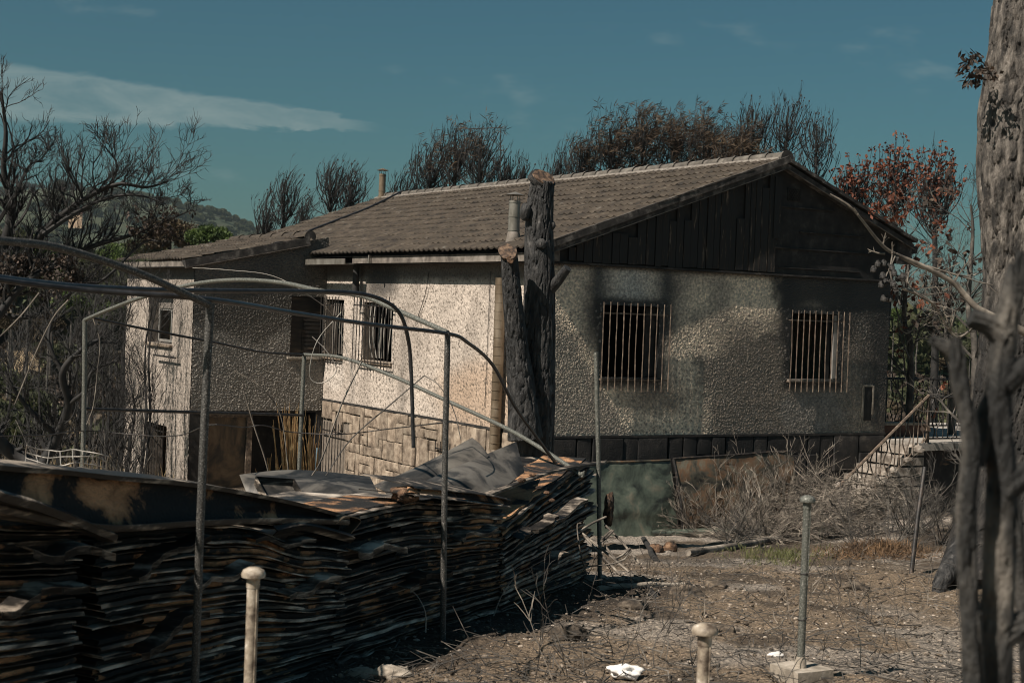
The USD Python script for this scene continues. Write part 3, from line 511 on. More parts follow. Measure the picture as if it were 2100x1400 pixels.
# roof
SL = .36; ZE = .86; TE, TR, ZR = -.38, 4.18, .86 + .36*(4.18+.38); TE2 = 6.95; SL2 = .40
def zl(t): return ZE + SL*(t-TE)
roof = part(house, 'roof', [hquad((TE+.05, -.14, ZE-.06), (TR, -.14, ZR-.075), (TR, S1+.25, ZR-.075), (TE+.05, S1+.25, ZE-.06)), hquad((TR, -.14, ZR-.075), (TE2, -.14, ZR-.075-SL2*(TE2-TR)), (TE2, S1+.25, ZR-.075-SL2*(TE2-TR)), (TR, S1+.25, ZR-.075))], M['soot'])
def roof_tile(o, du, dv, dn, w, l):
    """one double-roll tile: o its lower left corner, du across, dv up the slope, dn off the roof"""
    a = np.linspace(0, 1, 9); prof = .031*(1-np.abs(np.cos(2*np.pi*a)))
    lo = [o + du*w*x*1.01 + dn*(p+.022) for x, p in zip(a, prof)]; hi = [o + dv*l*1.08 + du*w*x*1.01 + dn*(p*.92-.002) for x, p in zip(a, prof)]; lip = [o + du*w*x*1.01 + dn*(p-.004) + dv*.003 for x, p in zip(a, prof)]
    v = np.array(lip + lo + hi); f = []
    for k in range(8):
        for r in (0, 9): f += [[r+k, r+k+1, r+k+10], [r+k, r+k+10, r+k+9]]
    return v, np.array(f)
tl, nrow = math.hypot(TR-TE, ZR-ZE), 13
dvv = (e1*(TR-TE) + ez*(ZR-ZE))/tl; dnn = np.cross(e2, dvv); dnn = dnn if dnn[2] > 0 else -dnn
LROW = tl/nrow; WT = .345; ncol = int((S1+.45)/WT)
tiles = []
for r_ in range(nrow):
    for c_ in range(ncol):
        o = H(TE, -.2 + WT*(c_+1), ZE) + dvv*LROW*r_ + dnn*(rng.normal(0, .004)) + e2*rng.normal(0, .004)
        sag = -.03*math.sin(c_/ncol*math.pi)*math.sin((r_+.5)/nrow*math.pi)
        tiles.append((np.linalg.norm(o), roof_tile(o + ez*sag, -e2, dvv+e2*rng.normal(0, .006), dnn, WT, LROW)))
# annex roof, one slope rising to the house
AE = T0A-.24; dva = np.array(e1)*1 + ez*.225; la = math.hypot(-.42-AE, .225*(-.42-AE)); dva /= np.linalg.norm(dva); dna = np.cross(e2, dva); dna = dna if dna[2] > 0 else -dna
for r_ in range(7):
    for c_ in range(12):
        o = H(AE, S0A-.06 + WT*(c_+1), .655) + dva*la/7*r_ + dna*rng.normal(0, .009) + e2*rng.normal(0, .01)
        tiles.append((np.linalg.norm(o), roof_tile(o, -e2, dva+e2*rng.normal(0, .012), dna, WT, la/7)))
tiles.sort(key=lambda q: q[0])
for i, (d, m_) in enumerate(tiles[:288]): part(roof, 'roof_tile', m_, M[f'tile{rng.integers(4)}'])
part(roof, 'roof_tile_rows', [m for d, m in tiles[288:]], M['tile1'], kind='stuff')
def capt(a, b, r, mt, name, fl=.012):
    """half-round ridge tile from a to b"""
    ax = b-a; L_ = np.linalg.norm(ax); ax /= L_; side = np.cross(ax, ez); side /= np.linalg.norm(side); th = np.linspace(-.15, math.pi+.15, 9)
    R = [(0, r+fl), (.12, r+fl), (.14, r), (1.06, r*.93)]
    P = np.stack([np.stack([a+ax*L_*x + side*q*math.cos(t) + ez*q*math.sin(t) for t in th]) for x, q in R]); return part(roof, name, surf(P), mt, smooth=40)
nr = 36
for k in range(nr):
    y0, y1 = -.16+(S1+.3)*k/nr, -.16+(S1+.3)*(k+1)/nr
    capt(H(TR, y0, ZR-.01+rng.normal(0, .004)), H(TR, y1, ZR-.012), .115, M['ridge'], 'ridge_tile')
part(roof, 'ridge_end', [(np.vstack([[H(TR, -.165, ZR-.0)], [H(TR+.13*math.cos(t), -.165, ZR-.01+.13*math.sin(t)) for t in np.linspace(-.6, math.pi+.6, 12)]]), np.array([[0, k, k+1] for k in range(1, 12)]))], M['rake'])
part(roof, 'ridge_mortar', hbox(TR-.16, TR-.085, -.14, S1+.2, ZR-.085, ZR+.004), M['ridge_mortar'])
for k in range(7): capt(H(-.40, S0A-.08+.58*k, 1.185), H(-.40, S0A-.08+.58*(k+1), 1.185), .10, M['tile0'], 'ridge_tile')
part(roof, 'ridge_end', [(np.vstack([[H(-.40, S0A-.085, 1.185)], [H(-.40+.11*math.cos(t), S0A-.085, 1.18+.11*math.sin(t)) for t in np.linspace(-.9, math.pi+.9, 10)]]), np.array([[0, k, k+1] for k in range(1, 10)]))], M['rake'])
# rake edges: stepped ends of the tile rows, then the soffit board with its light drip line
st = []
for k in range(nrow):
    o = H(TE, -.205, ZE) + dvv*LROW*k; st.append(box(o + dvv*LROW*.5 + dnn*(-.028) + e2*.02, dvv*LROW*.53, e2*.02, dnn*.052 + dvv*.0))
part(roof, 'rake_tile', st, M['rake'])
def sloped(t0, z0, t1, z1, s0, s1, th):
    d = e1*(t1-t0)+ez*(z1-z0); L_ = np.linalg.norm(d); d = d/L_; n = np.cross(e2, d); n = n if n[2] > 0 else -n
    return box(H((t0+t1)/2, (s0+s1)/2, (z0+z1)/2) - n*th/2, d*L_/2, e2*(s1-s0)/2, n*th/2)
part(roof, 'rake_board', [sloped(TE+.02, ZE-.075, TR, ZR-.09, -.175, .04, .07), sloped(TR, ZR-.09, TE2, ZR-.09-SL2*(TE2-TR), -.175, .04, .07)], M['rake'])
part(roof, 'drip_edge', [sloped(TE+.03, ZE-.147, TR, ZR-.162, -.178, -.155, .012), sloped(TR, ZR-.162, TE2, ZR-.162-SL2*(TE2-TR), -.178, -.155, .012)], M['fascia'])
for k in range(8):
    a = (k, k+1); tA, tB = [TR+.02+(TE2-TR)*q/8 for q in a]
    part(roof, 'rake_tile', sloped(tA, ZR+.0-SL2*(tA-TR), tB+.03, ZR+.0-SL2*(tB+.03-TR)+.012, -.205, .1, .05), M['rake'])
part(roof, 'eave_end', [hbox(-.02, .10, -.13, .1, .70, .95), ], M['fascia']); part(roof, 'eave_end', hbox(6.62, 6.95, -.12, .05, .98, 1.38), M['rake']); part(roof, 'eave_end', hbox(6.95, 7.09, -.10, .02, 1.16, 1.28), M['iron'])
# fascia, gutter remains
part(roof, 'fascia', hbox(-.305, -.25, -.1, 6.05, .685, .80), M['fascia']); part(roof, 'soffit', [hbox(-.265, -.0, -.1, S0A-.02, .672, .695)], M['soot'])
part(roof, 'gutter', [hbox(-.47, -.31, 6.0, 7.75, .665, .685), hbox(-.475, -.465, 5.98, 7.75, .665, .765)], M['zinc'], label='short length of metal gutter left at the annex')
part(roof, 'gutter_bracket', hbox(-.36, -.335, 5.25, 5.29, .68, .82), M['zinc'])
part(roof, 'annex_fascia', hbox(T0A-.20, T0A-.02, S0A+.02, S1A+.1, .53, .63), M['fascia']); part(roof, 'annex_fascia', hbox(T0A-.195, T0A, S0A+.0, S1A, .515, .528), M['soot'])
part(roof, 'annex_rake', [sloped(AE+.02, .64, -.42, .64+.225*(-.44-AE), S0A-.09, S0A+.08, .13)], M['rake']); part(roof, 'drip_edge', sloped(AE+.03, .505, -.40, .505+.225*(-.44-AE), S0A-.094, S0A-.075, .012), M['fascia'])
# gable infill: charred boards on the left, scorched plaster on the right
gbl = part(house, 'gable_infill', [(np.array([H(-.0, -.02, .67), H(T1, -.02, .67), H(T1, -.02, ZR-.12-SL2*(T1-TR)), H(TR, -.02, ZR-.12), H(0, -.02, zl(0)-.12)]), np.array([[0, 1, 2], [0, 2, 3], [0, 3, 4]]))], M['soot'], label='black charred gable with vertical boards')
t = .30; k = 0
while t < 4.0:
    w = rng.uniform(.10, .17); top = min(zl(t)-.16, .67+1.75); b0 = .70 + rng.uniform(0, .03)
    if rng.random() < .3: top -= rng.uniform(.1, .5)*(top-b0)
    d = .035 + rng.uniform(0, .02)
    part(gbl, 'charred_board', hbox(t, t+w*.93, -.02-d, -.02, b0, max(top, b0+.12)), M['plank']); t += w
part(gbl, 'ledge', [hbox(4.1, 5.3, -.05, -.021, 1.745, 1.765), hbox(4.6, 6.0, -.045, -.021, 1.37, 1.385), hbox(4.05, 6.5, -.05, -.021, 1.10, 1.12), hbox(0, T1, -.075, -.021, .672, .70), hbox(4.2, 5.9, -.04, -.021, .80, .812)], M['stone_soot'])
part(gbl, 'gable_post', hbox(4.03, 4.17, -.085, -.021, 1.25, 2.2), M['plank'])
for a in (3.55, 4.33): 
    vn = part(gbl, 'vent_brick', hbox(a, a+.27, -.03, -.0205, 1.86, 2.06), M['soot'])
    part(vn, 'vent_mesh', [hbox(a+.27*i/8-.006+(j % 2)*.016, a+.27*i/8+.006+(j % 2)*.016, -.042, -.031, 1.865+.031*j, 1.895+.031*j) for i in range(1, 8) for j in range(6)] + [hbox(a, a+.27, -.046, -.0425, 1.862+.031*j-.004, 1.862+.031*j+.004) for j in range(7)], M['stone_soot'])
part(house, 'meter_box', [hbox(6.12, 6.30, -.02, -.001, -1.6, -1.05), ], M['soot']); part(house, 'meter_box_frame', [hbox(6.09, 6.12, -.03, -.0, -1.7, -1.03), hbox(6.30, 6.33, -.03, -.0, -1.5, -1.03), hbox(6.12, 6.30, -.03, -.0, -1.05, -1.02)], M['concrete'])
# flues and downpipes
def flue(name, p, h, r, mt, lab):
    p = np.asarray(p, float); n = part(roof, name, tubes([np.array([p+ez*z for z in (0, h*.25, h*.5, h*.75, h)])], [r], 14), mt, smooth=50, label=lab)
    part(n, 'flue_band', tubes([np.array([p+ez*(h*q-.008), p+ez*(h*q+.008)]) for q in (.3, .62, .96)], [r*1.07]*3, 14), mt, smooth=50)
    a = np.linspace(0, 2*math.pi, 15)[:-1]; cp = np.vstack([[p+ez*(h+.135)], [p+ez*(h+.085)+1.75*r*np.array([math.cos(q), math.sin(q), 0]) for q in a]]); f = [[0, 1+k, 1+(k+1) % 14] for k in range(14)]
    part(n, 'flue_cap', [(cp, np.array(f)), (cp - [0, 0, .006], np.array(f)[:, ::-1])], mt, smooth=60); part(n, 'cap_leg', tubes([np.array([p+ez*(h-.01)+r*.9*np.array([math.cos(q), math.sin(q), 0]), p+ez*(h+.1)+r*.9*np.array([math.cos(q), math.sin(q), 0])]) for q in (.4, 2.0, 3.6, 5.2)], [.006]*4, 4), mt)
    return n
pf = H(.0, 1.02, zl(0)-.02); flue('flue', pf, .62, .085, M['zinc'], 'metal flue near the eave, beside the cut trunk')
part(roof, 'flue_collar', tubes([np.array([pf-ez*.05, pf+ez*.06, pf+ez*.16])], [np.array([.13, .105, .088])], 14), M['fascia'], smooth=50)
y_ = 36.2; q_ = at(783, 405, y_); flue('flue', q_ - ez*.5, 1.05, .08, M['duct'], 'metal flue behind the far end of the ridge')
dp = np.array([H(-.13, 1.12, .45), H(-.13, 1.12, 0), H(-.125, 1.12, -1.0), H(-.13, 1.13, -2.1)])
n_ = part(house, 'downpipe', tubes([smooth_path(dp, 6)], [.082], 14), M['duct'], smooth=50, label='wide scorched pipe standing at the house corner')
for z in np.linspace(.35, -2.0, 19): part(n_, 'pipe_seam', tubes([np.array([H(-.13, 1.12, z-.006), H(-.13, 1.12, z+.006)])], [.0855], 14), M['duct'], smooth=50)
part(house, 'downpipe', tubes([np.array([H(-.13, 6.25, .66), H(-.13, 6.25, .3), H(-.12, 6.25, .1)])], [.06], 10), M['soot'], smooth=50)
part(house, 'hanging_chain', rod([H(-.04, 3.62, .55), H(-.05, 3.7, .2), H(-.03, 3.95, -.15), H(-.03, 4.05, -.3)], .006, 4), M['iron']); part(house, 'hanging_chain', rod([H(-.03, 1.62, .55), H(-.03, 1.63, -.8), H(-.03, 1.64, -1.5)], .005, 4), M['iron'])
# cable lying over the tiles
cb = [H(-.16, 11.1, zl(-.16)+.05), H(.8, 11.4, zl(.8)+.05), H(1.9, 11.95, zl(1.9)+.05), H(3.0, 12.5, zl(3.0)+.05), H(4.15, 13.2, ZR+.10)]
solo('roof_cable', rod(cb, .022, 6), M['black_hose'], 'thick black cable lying diagonally over the house roof tiles', 'cable')
# television aerial behind the ridge
an = thing('roof_aerial', 'thin rusty television aerial standing behind the roof ridge', 'aerial', at(1027, 385, 33))
part(an, 'mast', tubes([path((1026, 380, 33), (1027, 262, 33))], [.011], 6), M['iron']); part(an, 'boom', tubes([path((1027, 262, 33), (952, 265, 33.4))], [.010], 5), M['iron'])
for k in range(6): c_ = at(960+12*k, 264, 33.3); part(an, 'element', tubes([np.array([c_-[.02, .22, 0], c_+[.02, .22, 0]])], [.005], 4), M['rust'])

# ------------------------------------------------------------------ terrace, stairs, railings
terr = thing('terrace', 'stone terrace slab at the right side of the house with a red skirting', 'terrace', H(8, 0, -3.2))
part(terr, 'slab', hbox(6.63, 11.5, -.78, 3.0, -2.03, -1.91), M['slab']); part(terr, 'support_wall', hbox(6.75, 11.4, -.60, 2.9, -4.5, -2.035), M['stone_soot']); part(terr, 'skirting', hbox(6.63, 7.9, .35, .6, -1.905, -1.72), M['brick_red']); part(terr, 'step_ledge', hbox(6.6, 8.0, .34, .62, -1.718, -1.68), M['concrete'])
strs = thing('stone_stairs', 'broken stone stairs climbing along the gable wall to the terrace', 'stairs', H(6, -.4, -3.3))
NS = 8
for k in range(NS):
    a0 = 4.75 + (6.75-4.75)*k/NS; zt = -3.25 + (1.30)*(k+1)/NS
    part(strs, 'step', hbox(a0, 6.75, -.78, .0, zt-.15, zt-.004*k), M['ash_stone'])
    for j in range(6): part(strs, 'stone', rock(H(a0+.05+rng.uniform(0, .1), -.80+.14*j+rng.uniform(-.03, .03), zt-.055), rng.uniform([.06, .05, .05], [.11, .09, .075]), 100+k*7+j, 1, 1.1), M['ash_stone'])
def wave_line(fn, z0, z1, ph, amp, n=15):
    z = np.linspace(z0, z1, n); return np.array([fn(amp*math.sin((q-z0)*15+ph), q) for q in z])
def railing(name, lab, p0, p1, hgt, mt, nb, slope=False):
    """posts, top and bottom rails, and pairs of wavy bars between straight ones"""
    p0 = np.asarray(p0, float); p1 = np.asarray(p1, float); n = thing(name, lab, 'railing', p0); d = p1-p0; dh = d*[1, 1, 0]; dh /= np.linalg.norm(dh)
    part(n, 'top_rail', tubes([np.array([p0+ez*hgt-d*.01, p1+ez*hgt+d*.01])], [.024], 6), M['rust'] if mt is M['rust'] else mt); part(n, 'bottom_rail', tubes([np.array([p0+ez*.07, p1+ez*.07])], [.016], 6), mt)
    for q in (0, 1): part(n, 'post', tubes([np.array([p0+d*q-ez*.02, p0+d*q+ez*hgt])], [.022], 6), M['rust'])
    for k in range(1, nb):
        b = p0+d*k/nb
        if k % 4 in (1, 2):
            s = 1 if k % 4 == 1 else -1
            part(n, 'wavy_bar', tubes([wave_line(lambda u, z: b+dh*u*s+ez*z, .07, hgt, 0, .035)], [.011], 4), mt)
        else: part(n, 'bar', tubes([np.array([b+ez*.07, b+ez*hgt])], [.011], 4), mt)
    return n
railing('terrace_railing', 'black wrought railing along the front edge of the terrace', H(6.88, -.72, -1.91), H(10.2, -.72, -1.91), .74, M['iron'], 30)
railing('terrace_railing', 'far wrought railing behind the house corner, above the valley', H(6.68, 1.6, -1.91), H(11.0, 1.6, -1.91), .92, M['iron'], 34)
sr = railing('stair_railing', 'rusty sloping railing of the stone stairs', H(5.02, -.80, -3.24), H(6.83, -.74, -1.9), .75, M['rust'], 18)
part(sr, 'handrail_end', tubes([np.array([H(5.02, -.80, -2.49), H(4.72, -.84, -2.70)])], [.022], 6), M['rust'])
lp = at(1868, 1162, 16.4); solo('leaning_pole', tubes([np.array([lp-ez*.2, lp*.5+at(1896, 958, 16.8)*.5, at(1896, 958, 16.8)])], [.026], 8), M['iron'], 'dark rusty pole leaning in front of the terrace', 'pole', smooth=60)

# ------------------------------------------------------------------ cut trunk and other trunks
def trunk_mesh(pts, rad, sides=26, k=8, amp=.10, seed=1, ridge=1.0, plate=0., depth=.03):
    """tapered trunk with lobes and furrowed bark relief"""
    p = smooth_path(pts, k); n = len(p); r = np.interp(np.linspace(0, 1, n), np.linspace(0, 1, len(rad)), rad); v, f = tubes([p], [r], sides)
    c = np.repeat(p, sides, 0); d = v-c; a = np.tile(np.arange(sides)*2*np.pi/sides, n); L_ = np.repeat(np.cumsum(np.r_[0, np.linalg.norm(np.diff(p, axis=0), axis=1)]), sides)
    q = np.stack([np.cos(a)*1.2, np.sin(a)*1.2, L_*1.1], -1); q2 = np.stack([np.cos(a)*5.5, np.sin(a)*5.5, L_*2.2], -1)
    s = 1 + amp*2*(fbm(q, 3, seed)-.5) + ridge*.06*(np.abs(fbm(q2, 4, seed+5)-.5)*4-.5)
    if plate:
        R = np.repeat(r, sides); w = (a+.35*(fbm(q*2, 2, seed+9)-.5))*np.mean(r); w2 = L_*.24+.05*(fbm(q2*.6, 2, seed+3)-.5)
        h = np.maximum(cells(w, w2, plate, 1., seed, 1.), cells(w+9, w2+3, plate*1.5, .8, seed+1, .8)); s = s + depth*(np.clip(h*2.4, 0, 1)*(.75+.5*fbm(q2*2.3, 2, seed+11))-.6)/R
    return c + d*s[:, None], f
ct = thing('cut_tree', 'charred forked trunk sawn off above the roof eave, in front of the house corner', 'tree', at(1090, 960, 19) - ez*.9)
YT = 19.0
part(ct, 'trunk', trunk_mesh([at(1088, 1130, YT), at(1092, 1000, YT), at(1100, 860, YT), at(1104, 720, YT), at(1106, 560, YT), at(1106, 450, YT), at(1112, 372, YT)], [.27, .235, .225, .20, .185, .17, .14], 130, 60, .07, 3, .6, .042, .017), M['bark'], smooth=60)
part(ct, 'stem', trunk_mesh([at(1078, 900, YT-.25), at(1068, 790, YT-.27), at(1058, 690, YT-.3), at(1050, 600, YT-.36), at(1044, 520, YT-.40)], [.21, .165, .125, .108, .095], 90, 50, .07, 8, .6, .038, .014), M['bark'], smooth=60)
def disc(c, n, r, mt, parent, name, seed=0, sx=1.0):
    c = np.asarray(c, float); n = np.asarray(n, float)/np.linalg.norm(n); a = np.cross(n, [.2, .1, 1]); a /= np.linalg.norm(a); b = np.cross(n, a); th = np.linspace(0, 2*np.pi, 21)[:-1]
    rr = r*(1+.12*np.sin(th*2+seed)+.06*np.sin(th*5+seed)); v = np.vstack([[c+n*.012]]+[[c+n*.01+a*q*math.cos(t)+b*q*math.sin(t)*sx for q, t in zip(rr*s, th)] for s in (.5, 1.0)]+[[c-n*.05+a*q*math.cos(t)+b*q*math.sin(t)*sx for q, t in zip(rr*1.02, th)]])
    f = [[0, 1+k, 1+(k+1) % 20] for k in range(20)]
    for o in (1, 21): 
        for k in range(20): f += [[o+k, o+20+k, o+20+(k+1) % 20], [o+k, o+20+(k+1) % 20, o+(k+1) % 20]]
    return part(parent, name, (v, np.array(f)), mt)
disc(at(1113, 366, YT)+np.array([0, -.02, 0]), (.42, -.5, .62), .165, M['bark'], ct, 'cut_rim', 1, 1.0); disc(at(1113, 366, YT)+np.array([.012, -.035, .012]), (.42, -.5, .62), .138, M['cutwood'], ct, 'cut_face', 1)
disc(at(1041, 520, YT-.42)+np.array([0, -.06, .02]), (-.12, -.9, .38), .105, M['cutwood'], ct, 'cut_face', 2); disc(at(1046, 533, YT-.44)+np.array([0, -.08, .0]), (.1, -.9, .1), .042, M['foam_raw'], ct, 'cut_face', 3)
for c_, r_, s_ in ((at(1078, 434, YT-.12), (.07, .08, .11), 3), (at(1132, 462, YT-.05), (.045, .05, .06), 5), (at(1110, 500, YT-.17), (.07, .05, .07), 8)): part(ct, 'burl', rock(c_, r_, s_, 2), M['bark'], smooth=60)
part(ct, 'branch_stub', trunk_mesh([at(1120, 600, YT-.02), at(1140, 580, YT-.1), at(1164, 549, YT-.2)], [.085, .07, .055], 14, 6, .1, 12), M['bark'], smooth=60)
bp = thing('large_pine_trunk', 'thick scorched pine trunk with rough bark at the right edge', 'tree', at(2080, 1140, 15.5))
_pm = trunk_mesh([at(2062, 1230, 15.2), at(2070, 1120, 15.4), at(2084, 950, 15.6), at(2096, 780, 15.7), at(2100, 560, 15.8), at(2092, 350, 15.8), at(2096, 200, 15.9), at(2112, 60, 15.9), at(2125, -120, 16), at(2135, -400, 16.2)], [.72, .58, .50, .45, .395, .42, .41, .385, .37, .34], 260, 90, .05, 21, .6, .05, .024); _ch = sstep(.9, -.6, _pm[0][:, 2]+.9*(fbm(_pm[0]*[2, 2, .8], 4, 5)-.5))[:, None]
part(bp, 'trunk', _pm, M['bark_pine'], smooth=True, tint=np.ones_like(_pm[0])*(1-.78*_ch))
for k, (a, b) in enumerate((((2004, 1100), (1930, 1165)), ((2040, 1120), (2010, 1190)))): part(bp, 'root', trunk_mesh([at(*a, 15.3), at((a[0]+b[0])/2, (a[1]+b[1])/2, 15.1)-ez*.05, at(*b, 14.8)-ez*.16, at(*b, 14.6)-ez*.4], [.2, .13, .07, .03], 24, 10, .1, 40+k, 1, .05, .012), M['bark'], smooth=60)
# burnt sapling right in front of the viewpoint, out of focus
sp = thing('burnt_sapling', 'near, blurred charred sapling with broken branch stubs at the right edge', 'tree', at(2050, 1400, 2.4))
YS = 2.5
def sap(pts, rad, nm, seed, Y=YS): part(sp, nm, trunk_mesh([at(a, b, Y + (c if len(q) > 2 else 0)) for q in pts for a, b, c in [q if len(q) > 2 else (*q, 0)]], rad, 40, 22, .17, seed, 1, .02, .005), M['bark_sap'], smooth=60)
sap([(2040, 1500), (2042, 1300), (2050, 1120), (2052, 960), (2046, 820), (2060, 680), (2072, 600), (2078, 540)], [.028, .026, .024, .021, .019, .018, .014, .006], 'stem', 51)
sap([(1998, 1500), (1994, 1320), (1985, 1180), (1982, 1050), (1992, 940), (1985, 860), (1968, 780), (1962, 720), (1960, 690)], [.0155, .0145, .014, .0145, .014, .013, .012, .010, .006], 'stem', 52, 2.45)
sap([(1992, 950), (2015, 880), (2030, 830), (2036, 810)], [.02, .018, .014, .01], 'branch', 53); sap([(1968, 735), (1940, 712), (1908, 697)], [.014, .011, .005], 'branch_stub', 54); sap([(2058, 690), (2030, 668), (1990, 652)], [.021, .017, .014], 'branch_stub', 55); sap([(2056, 790), (2090, 760), (2140, 735)], [.02, .018, .014], 'branch', 56); sap([(2050, 1010), (2090, 980), (2130, 955)], [.024, .02, .018], 'branch', 57); sap([(2045, 1310), (2085, 1285), (2130, 1270)], [.022, .02, .018], 'branch', 58); sap([(1984, 1080), (1966, 1058), (1955, 1045)], [.014, .010, .004], 'branch_stub', 59); sap([(2076, 640), (2090, 560), (2094, 515)], [.012, .008, .004], 'branch', 60)
sap([(2032, 850), (2030, 790), (2030, 770)], [.010, .008, .004], 'branch_stub', 61); sap([(2110, 1450), (2098, 1250), (2085, 1080), (2080, 980)], [.012, .012, .01, .006], 'stem', 62, 3.2)

# ------------------------------------------------------------------ branch and crown generator
class Wood:
    def __init__(s, seed, rmin=.0035): s.r = np.random.default_rng(seed); s.rmin = rmin; s.l = []; s.w = []; s.tips = []
    def grow(s, p, d, L_, r, lev, up_=.25, wob=.22, n=5, kids=(6, 5, 3), ratio=.5, ang=(.5, .95), bend=np.zeros(3), start=.3):
        d = np.asarray(d, float)/np.linalg.norm(d); pts = [np.asarray(p, float)]; dirs = [d]
        for i in range(n):
            d = d + ez*up_/n + bend/n + s.r.normal(0, wob/ math.sqrt(n), 3); d /= np.linalg.norm(d); pts.append(pts[-1]+d*L_/n); dirs.append(d)
        pts = np.array(pts); s.l.append(pts); s.w.append(np.linspace(r, r*.42, n+1))
        if lev <= 0 or not kids: s.tips.append((pts[-1], d)); return pts
        s.tips.append((pts[-1], d))
        for f_ in np.sort(s.r.uniform(start, 1, kids[0])):
            i = min(int(f_*n), n-1); u = f_*n-i; q = pts[i]*(1-u)+pts[i+1]*u; s.side(q, dirs[i], L_*ratio*(1.15-.6*f_)*s.r.uniform(.7, 1.3), max(r*(1-.55*f_)*.5, s.rmin), lev, up_, wob, n, kids, ratio, ang, bend, start)
        return pts
    def side(s, q, dd, L_, r, lev, up_, wob, n, kids, ratio, ang, bend, start):
        a = s.r.uniform(*ang); v = np.cross(dd, s.r.normal(0, 1, 3)); v /= np.linalg.norm(v)+1e-9
        s.grow(q, dd*math.cos(a)+v*math.sin(a), L_, r, lev-1, up_, wob, max(3, n-1), kids[1:], ratio, ang, bend, start)
    def along(s, pts, r0, r1, nk, L_, lev, upd=.6, **kw):
        """twigs along a given limb"""
        pts = smooth_path(pts, 5); s.l.append(pts); s.w.append(np.linspace(r0, r1, len(pts))); n = len(pts)-1
        for f_ in s.r.uniform(.06, 1, nk):
            i = min(int(f_*n), n-1); d = pts[i+1]-pts[i]; d /= np.linalg.norm(d); v = s.r.normal(0, 1, 3)*[1, .8, .55] + ez*upd; v /= np.linalg.norm(v)
            s.grow(pts[i], d*.55+v, L_*s.r.uniform(.45, 1.2), max((r0+(r1-r0)*f_)*.42, .0045), lev, **kw)
    def mesh(s, sides=3, lo=0., hi=9.): 
        k = [i for i, w in enumerate(s.w) if lo <= w[0] < hi]; return tubes([s.l[i] for i in k], [s.w[i] for i in k], sides, cap=False) if k else None
def blades(P, D, r, n, L_, w, spread=.5):
    """flat leaf or needle blades fanning from points P along directions D"""
    P = np.repeat(P, n, 0); D = np.repeat(D, n, 0) + r.normal(0, spread, (len(P), 3)); D /= np.linalg.norm(D, axis=1, keepdims=True); S = np.cross(D, r.normal(0, 1, (len(P), 3))); S /= np.linalg.norm(S, axis=1, keepdims=True)+1e-9
    l = L_*r.uniform(.6, 1.25, (len(P), 1)); b = P + r.normal(0, .02, P.shape); v = np.stack([b, b+D*l*.55+S*w, b+D*l, b+D*l*.55-S*w], 1).reshape(-1, 3); i = np.arange(len(P))[:, None]*4
    return v, np.vstack([i+[0, 1, 2], i+[0, 2, 3]])
def blobs(P, r, mn, mx):
    m = trimesh.creation.icosphere(0, 1.0); s = r.uniform(mn, mx, (len(P), 1, 1)); v = np.asarray(P)[:, None] + m.vertices[None]*s*np.array([1, 1, 1.3]); f = m.faces[None] + (np.arange(len(P))*len(m.vertices))[:, None, None]
    return v.reshape(-1, 3), f.reshape(-1, 3)
PINEGROUP = 'burnt pines in a row behind the house'
def burnt_pine(px, ytop, hw, Y, label, seed, needles=0., cones=0., wind=.30, dens=1.0, red=0.):
    top = at(px, ytop, Y); base = np.array([top[0] - .12*rng.normal(), Y, 0]); base[2] = gz(base[0], base[1]) - .1; Ht = top[2]-base[2]; R = hw*Y/F
    w = Wood(seed, .0065); r = w.r; n = thing('burnt_pine', label, 'tree', base, PINEGROUP)
    tp = smooth_path([base, base+[0, 0, Ht*.4]+r.normal(0, .06, 3), base*.25+top*.75+r.normal(0, .05, 3), top-[.05, 0, .55]], 6); part(n, 'trunk', tubes([tp], [np.linspace(.12, .02, len(tp))], 7), M['charwood'], smooth=60)
    nb = int(34*dens); dome = min(R*1.5, Ht*.45)
    for k in range(nb):
        rr = math.sqrt((k+r.random())/nb)*.97; a = k*2.399+r.normal(0, .25); o = np.array([math.cos(a), math.sin(a), 0])
        tip = np.array([top[0], top[1], top[2]-dome*(1-math.sqrt(1-rr*rr))-.30-r.uniform(-.25, .9)*r.random()]) + o*R*rr*r.uniform(.9, 1.08)
        z0 = max(base[2]+Ht*.22, tip[2]-max(.7, rr*R*1.25+r.uniform(.3, 1.1))); f_ = (z0-base[2])/Ht; i = min(f_*(len(tp)-1), len(tp)-1.01); q = tp[int(i)]*(1-i % 1)+tp[int(i)+1]*(i % 1)
        hh = tip-q; m1, m2 = q+o*R*rr*.42+ez*hh[2]*.22+r.normal(0, .05, 3), q+o*R*rr*.85+ez*hh[2]*.6+r.normal(0, .05, 3)
        w.along([q, m1, m2, tip],   .038*(1.2-f_), .010, 6, .52, 1, upd=1.0, up_=.9, wob=.18, n=4, kids=(2,), ratio=.5, ang=(.2, .55), bend=np.array([wind*1.3, 0, .1]), start=.2)
        w.tips.append((tip, np.array([.2, 0, 1.])))
    part(n, 'crown', w.mesh(3), M['charwood'])
    T = [(p, d) for p, d in w.tips if (p[2]-base[2]) > Ht*.5]; r.shuffle(T)
    if needles:
        k = int(len(T)*needles*.6); P = np.array([p for p, d in T[:k]]); D = np.array([d for p, d in T[:k]]); D = D*.5 + np.array([.35, 0, -.35]); part(n, 'needles', blades(P, D, r, 7, .25, .010, .35), M['needle'], kind='stuff')
    if red:
        P = np.array([p for p, d in T if p[2] > top[2]-Ht*.52 and r.random() < red*.7]); D = np.zeros_like(P)+[0, 0, .3]; part(n, 'dead_leaves', blades(P, D, r, 4, .09, .028, .9), M['red_leaf'], kind='stuff')
    if cones:
        k = int(len(T)*cones); P = np.array([p for p, d in T[:k]]) ; part(n, 'cones', blobs(P, r, .018, .03), M['cone'], kind='stuff')
    return n
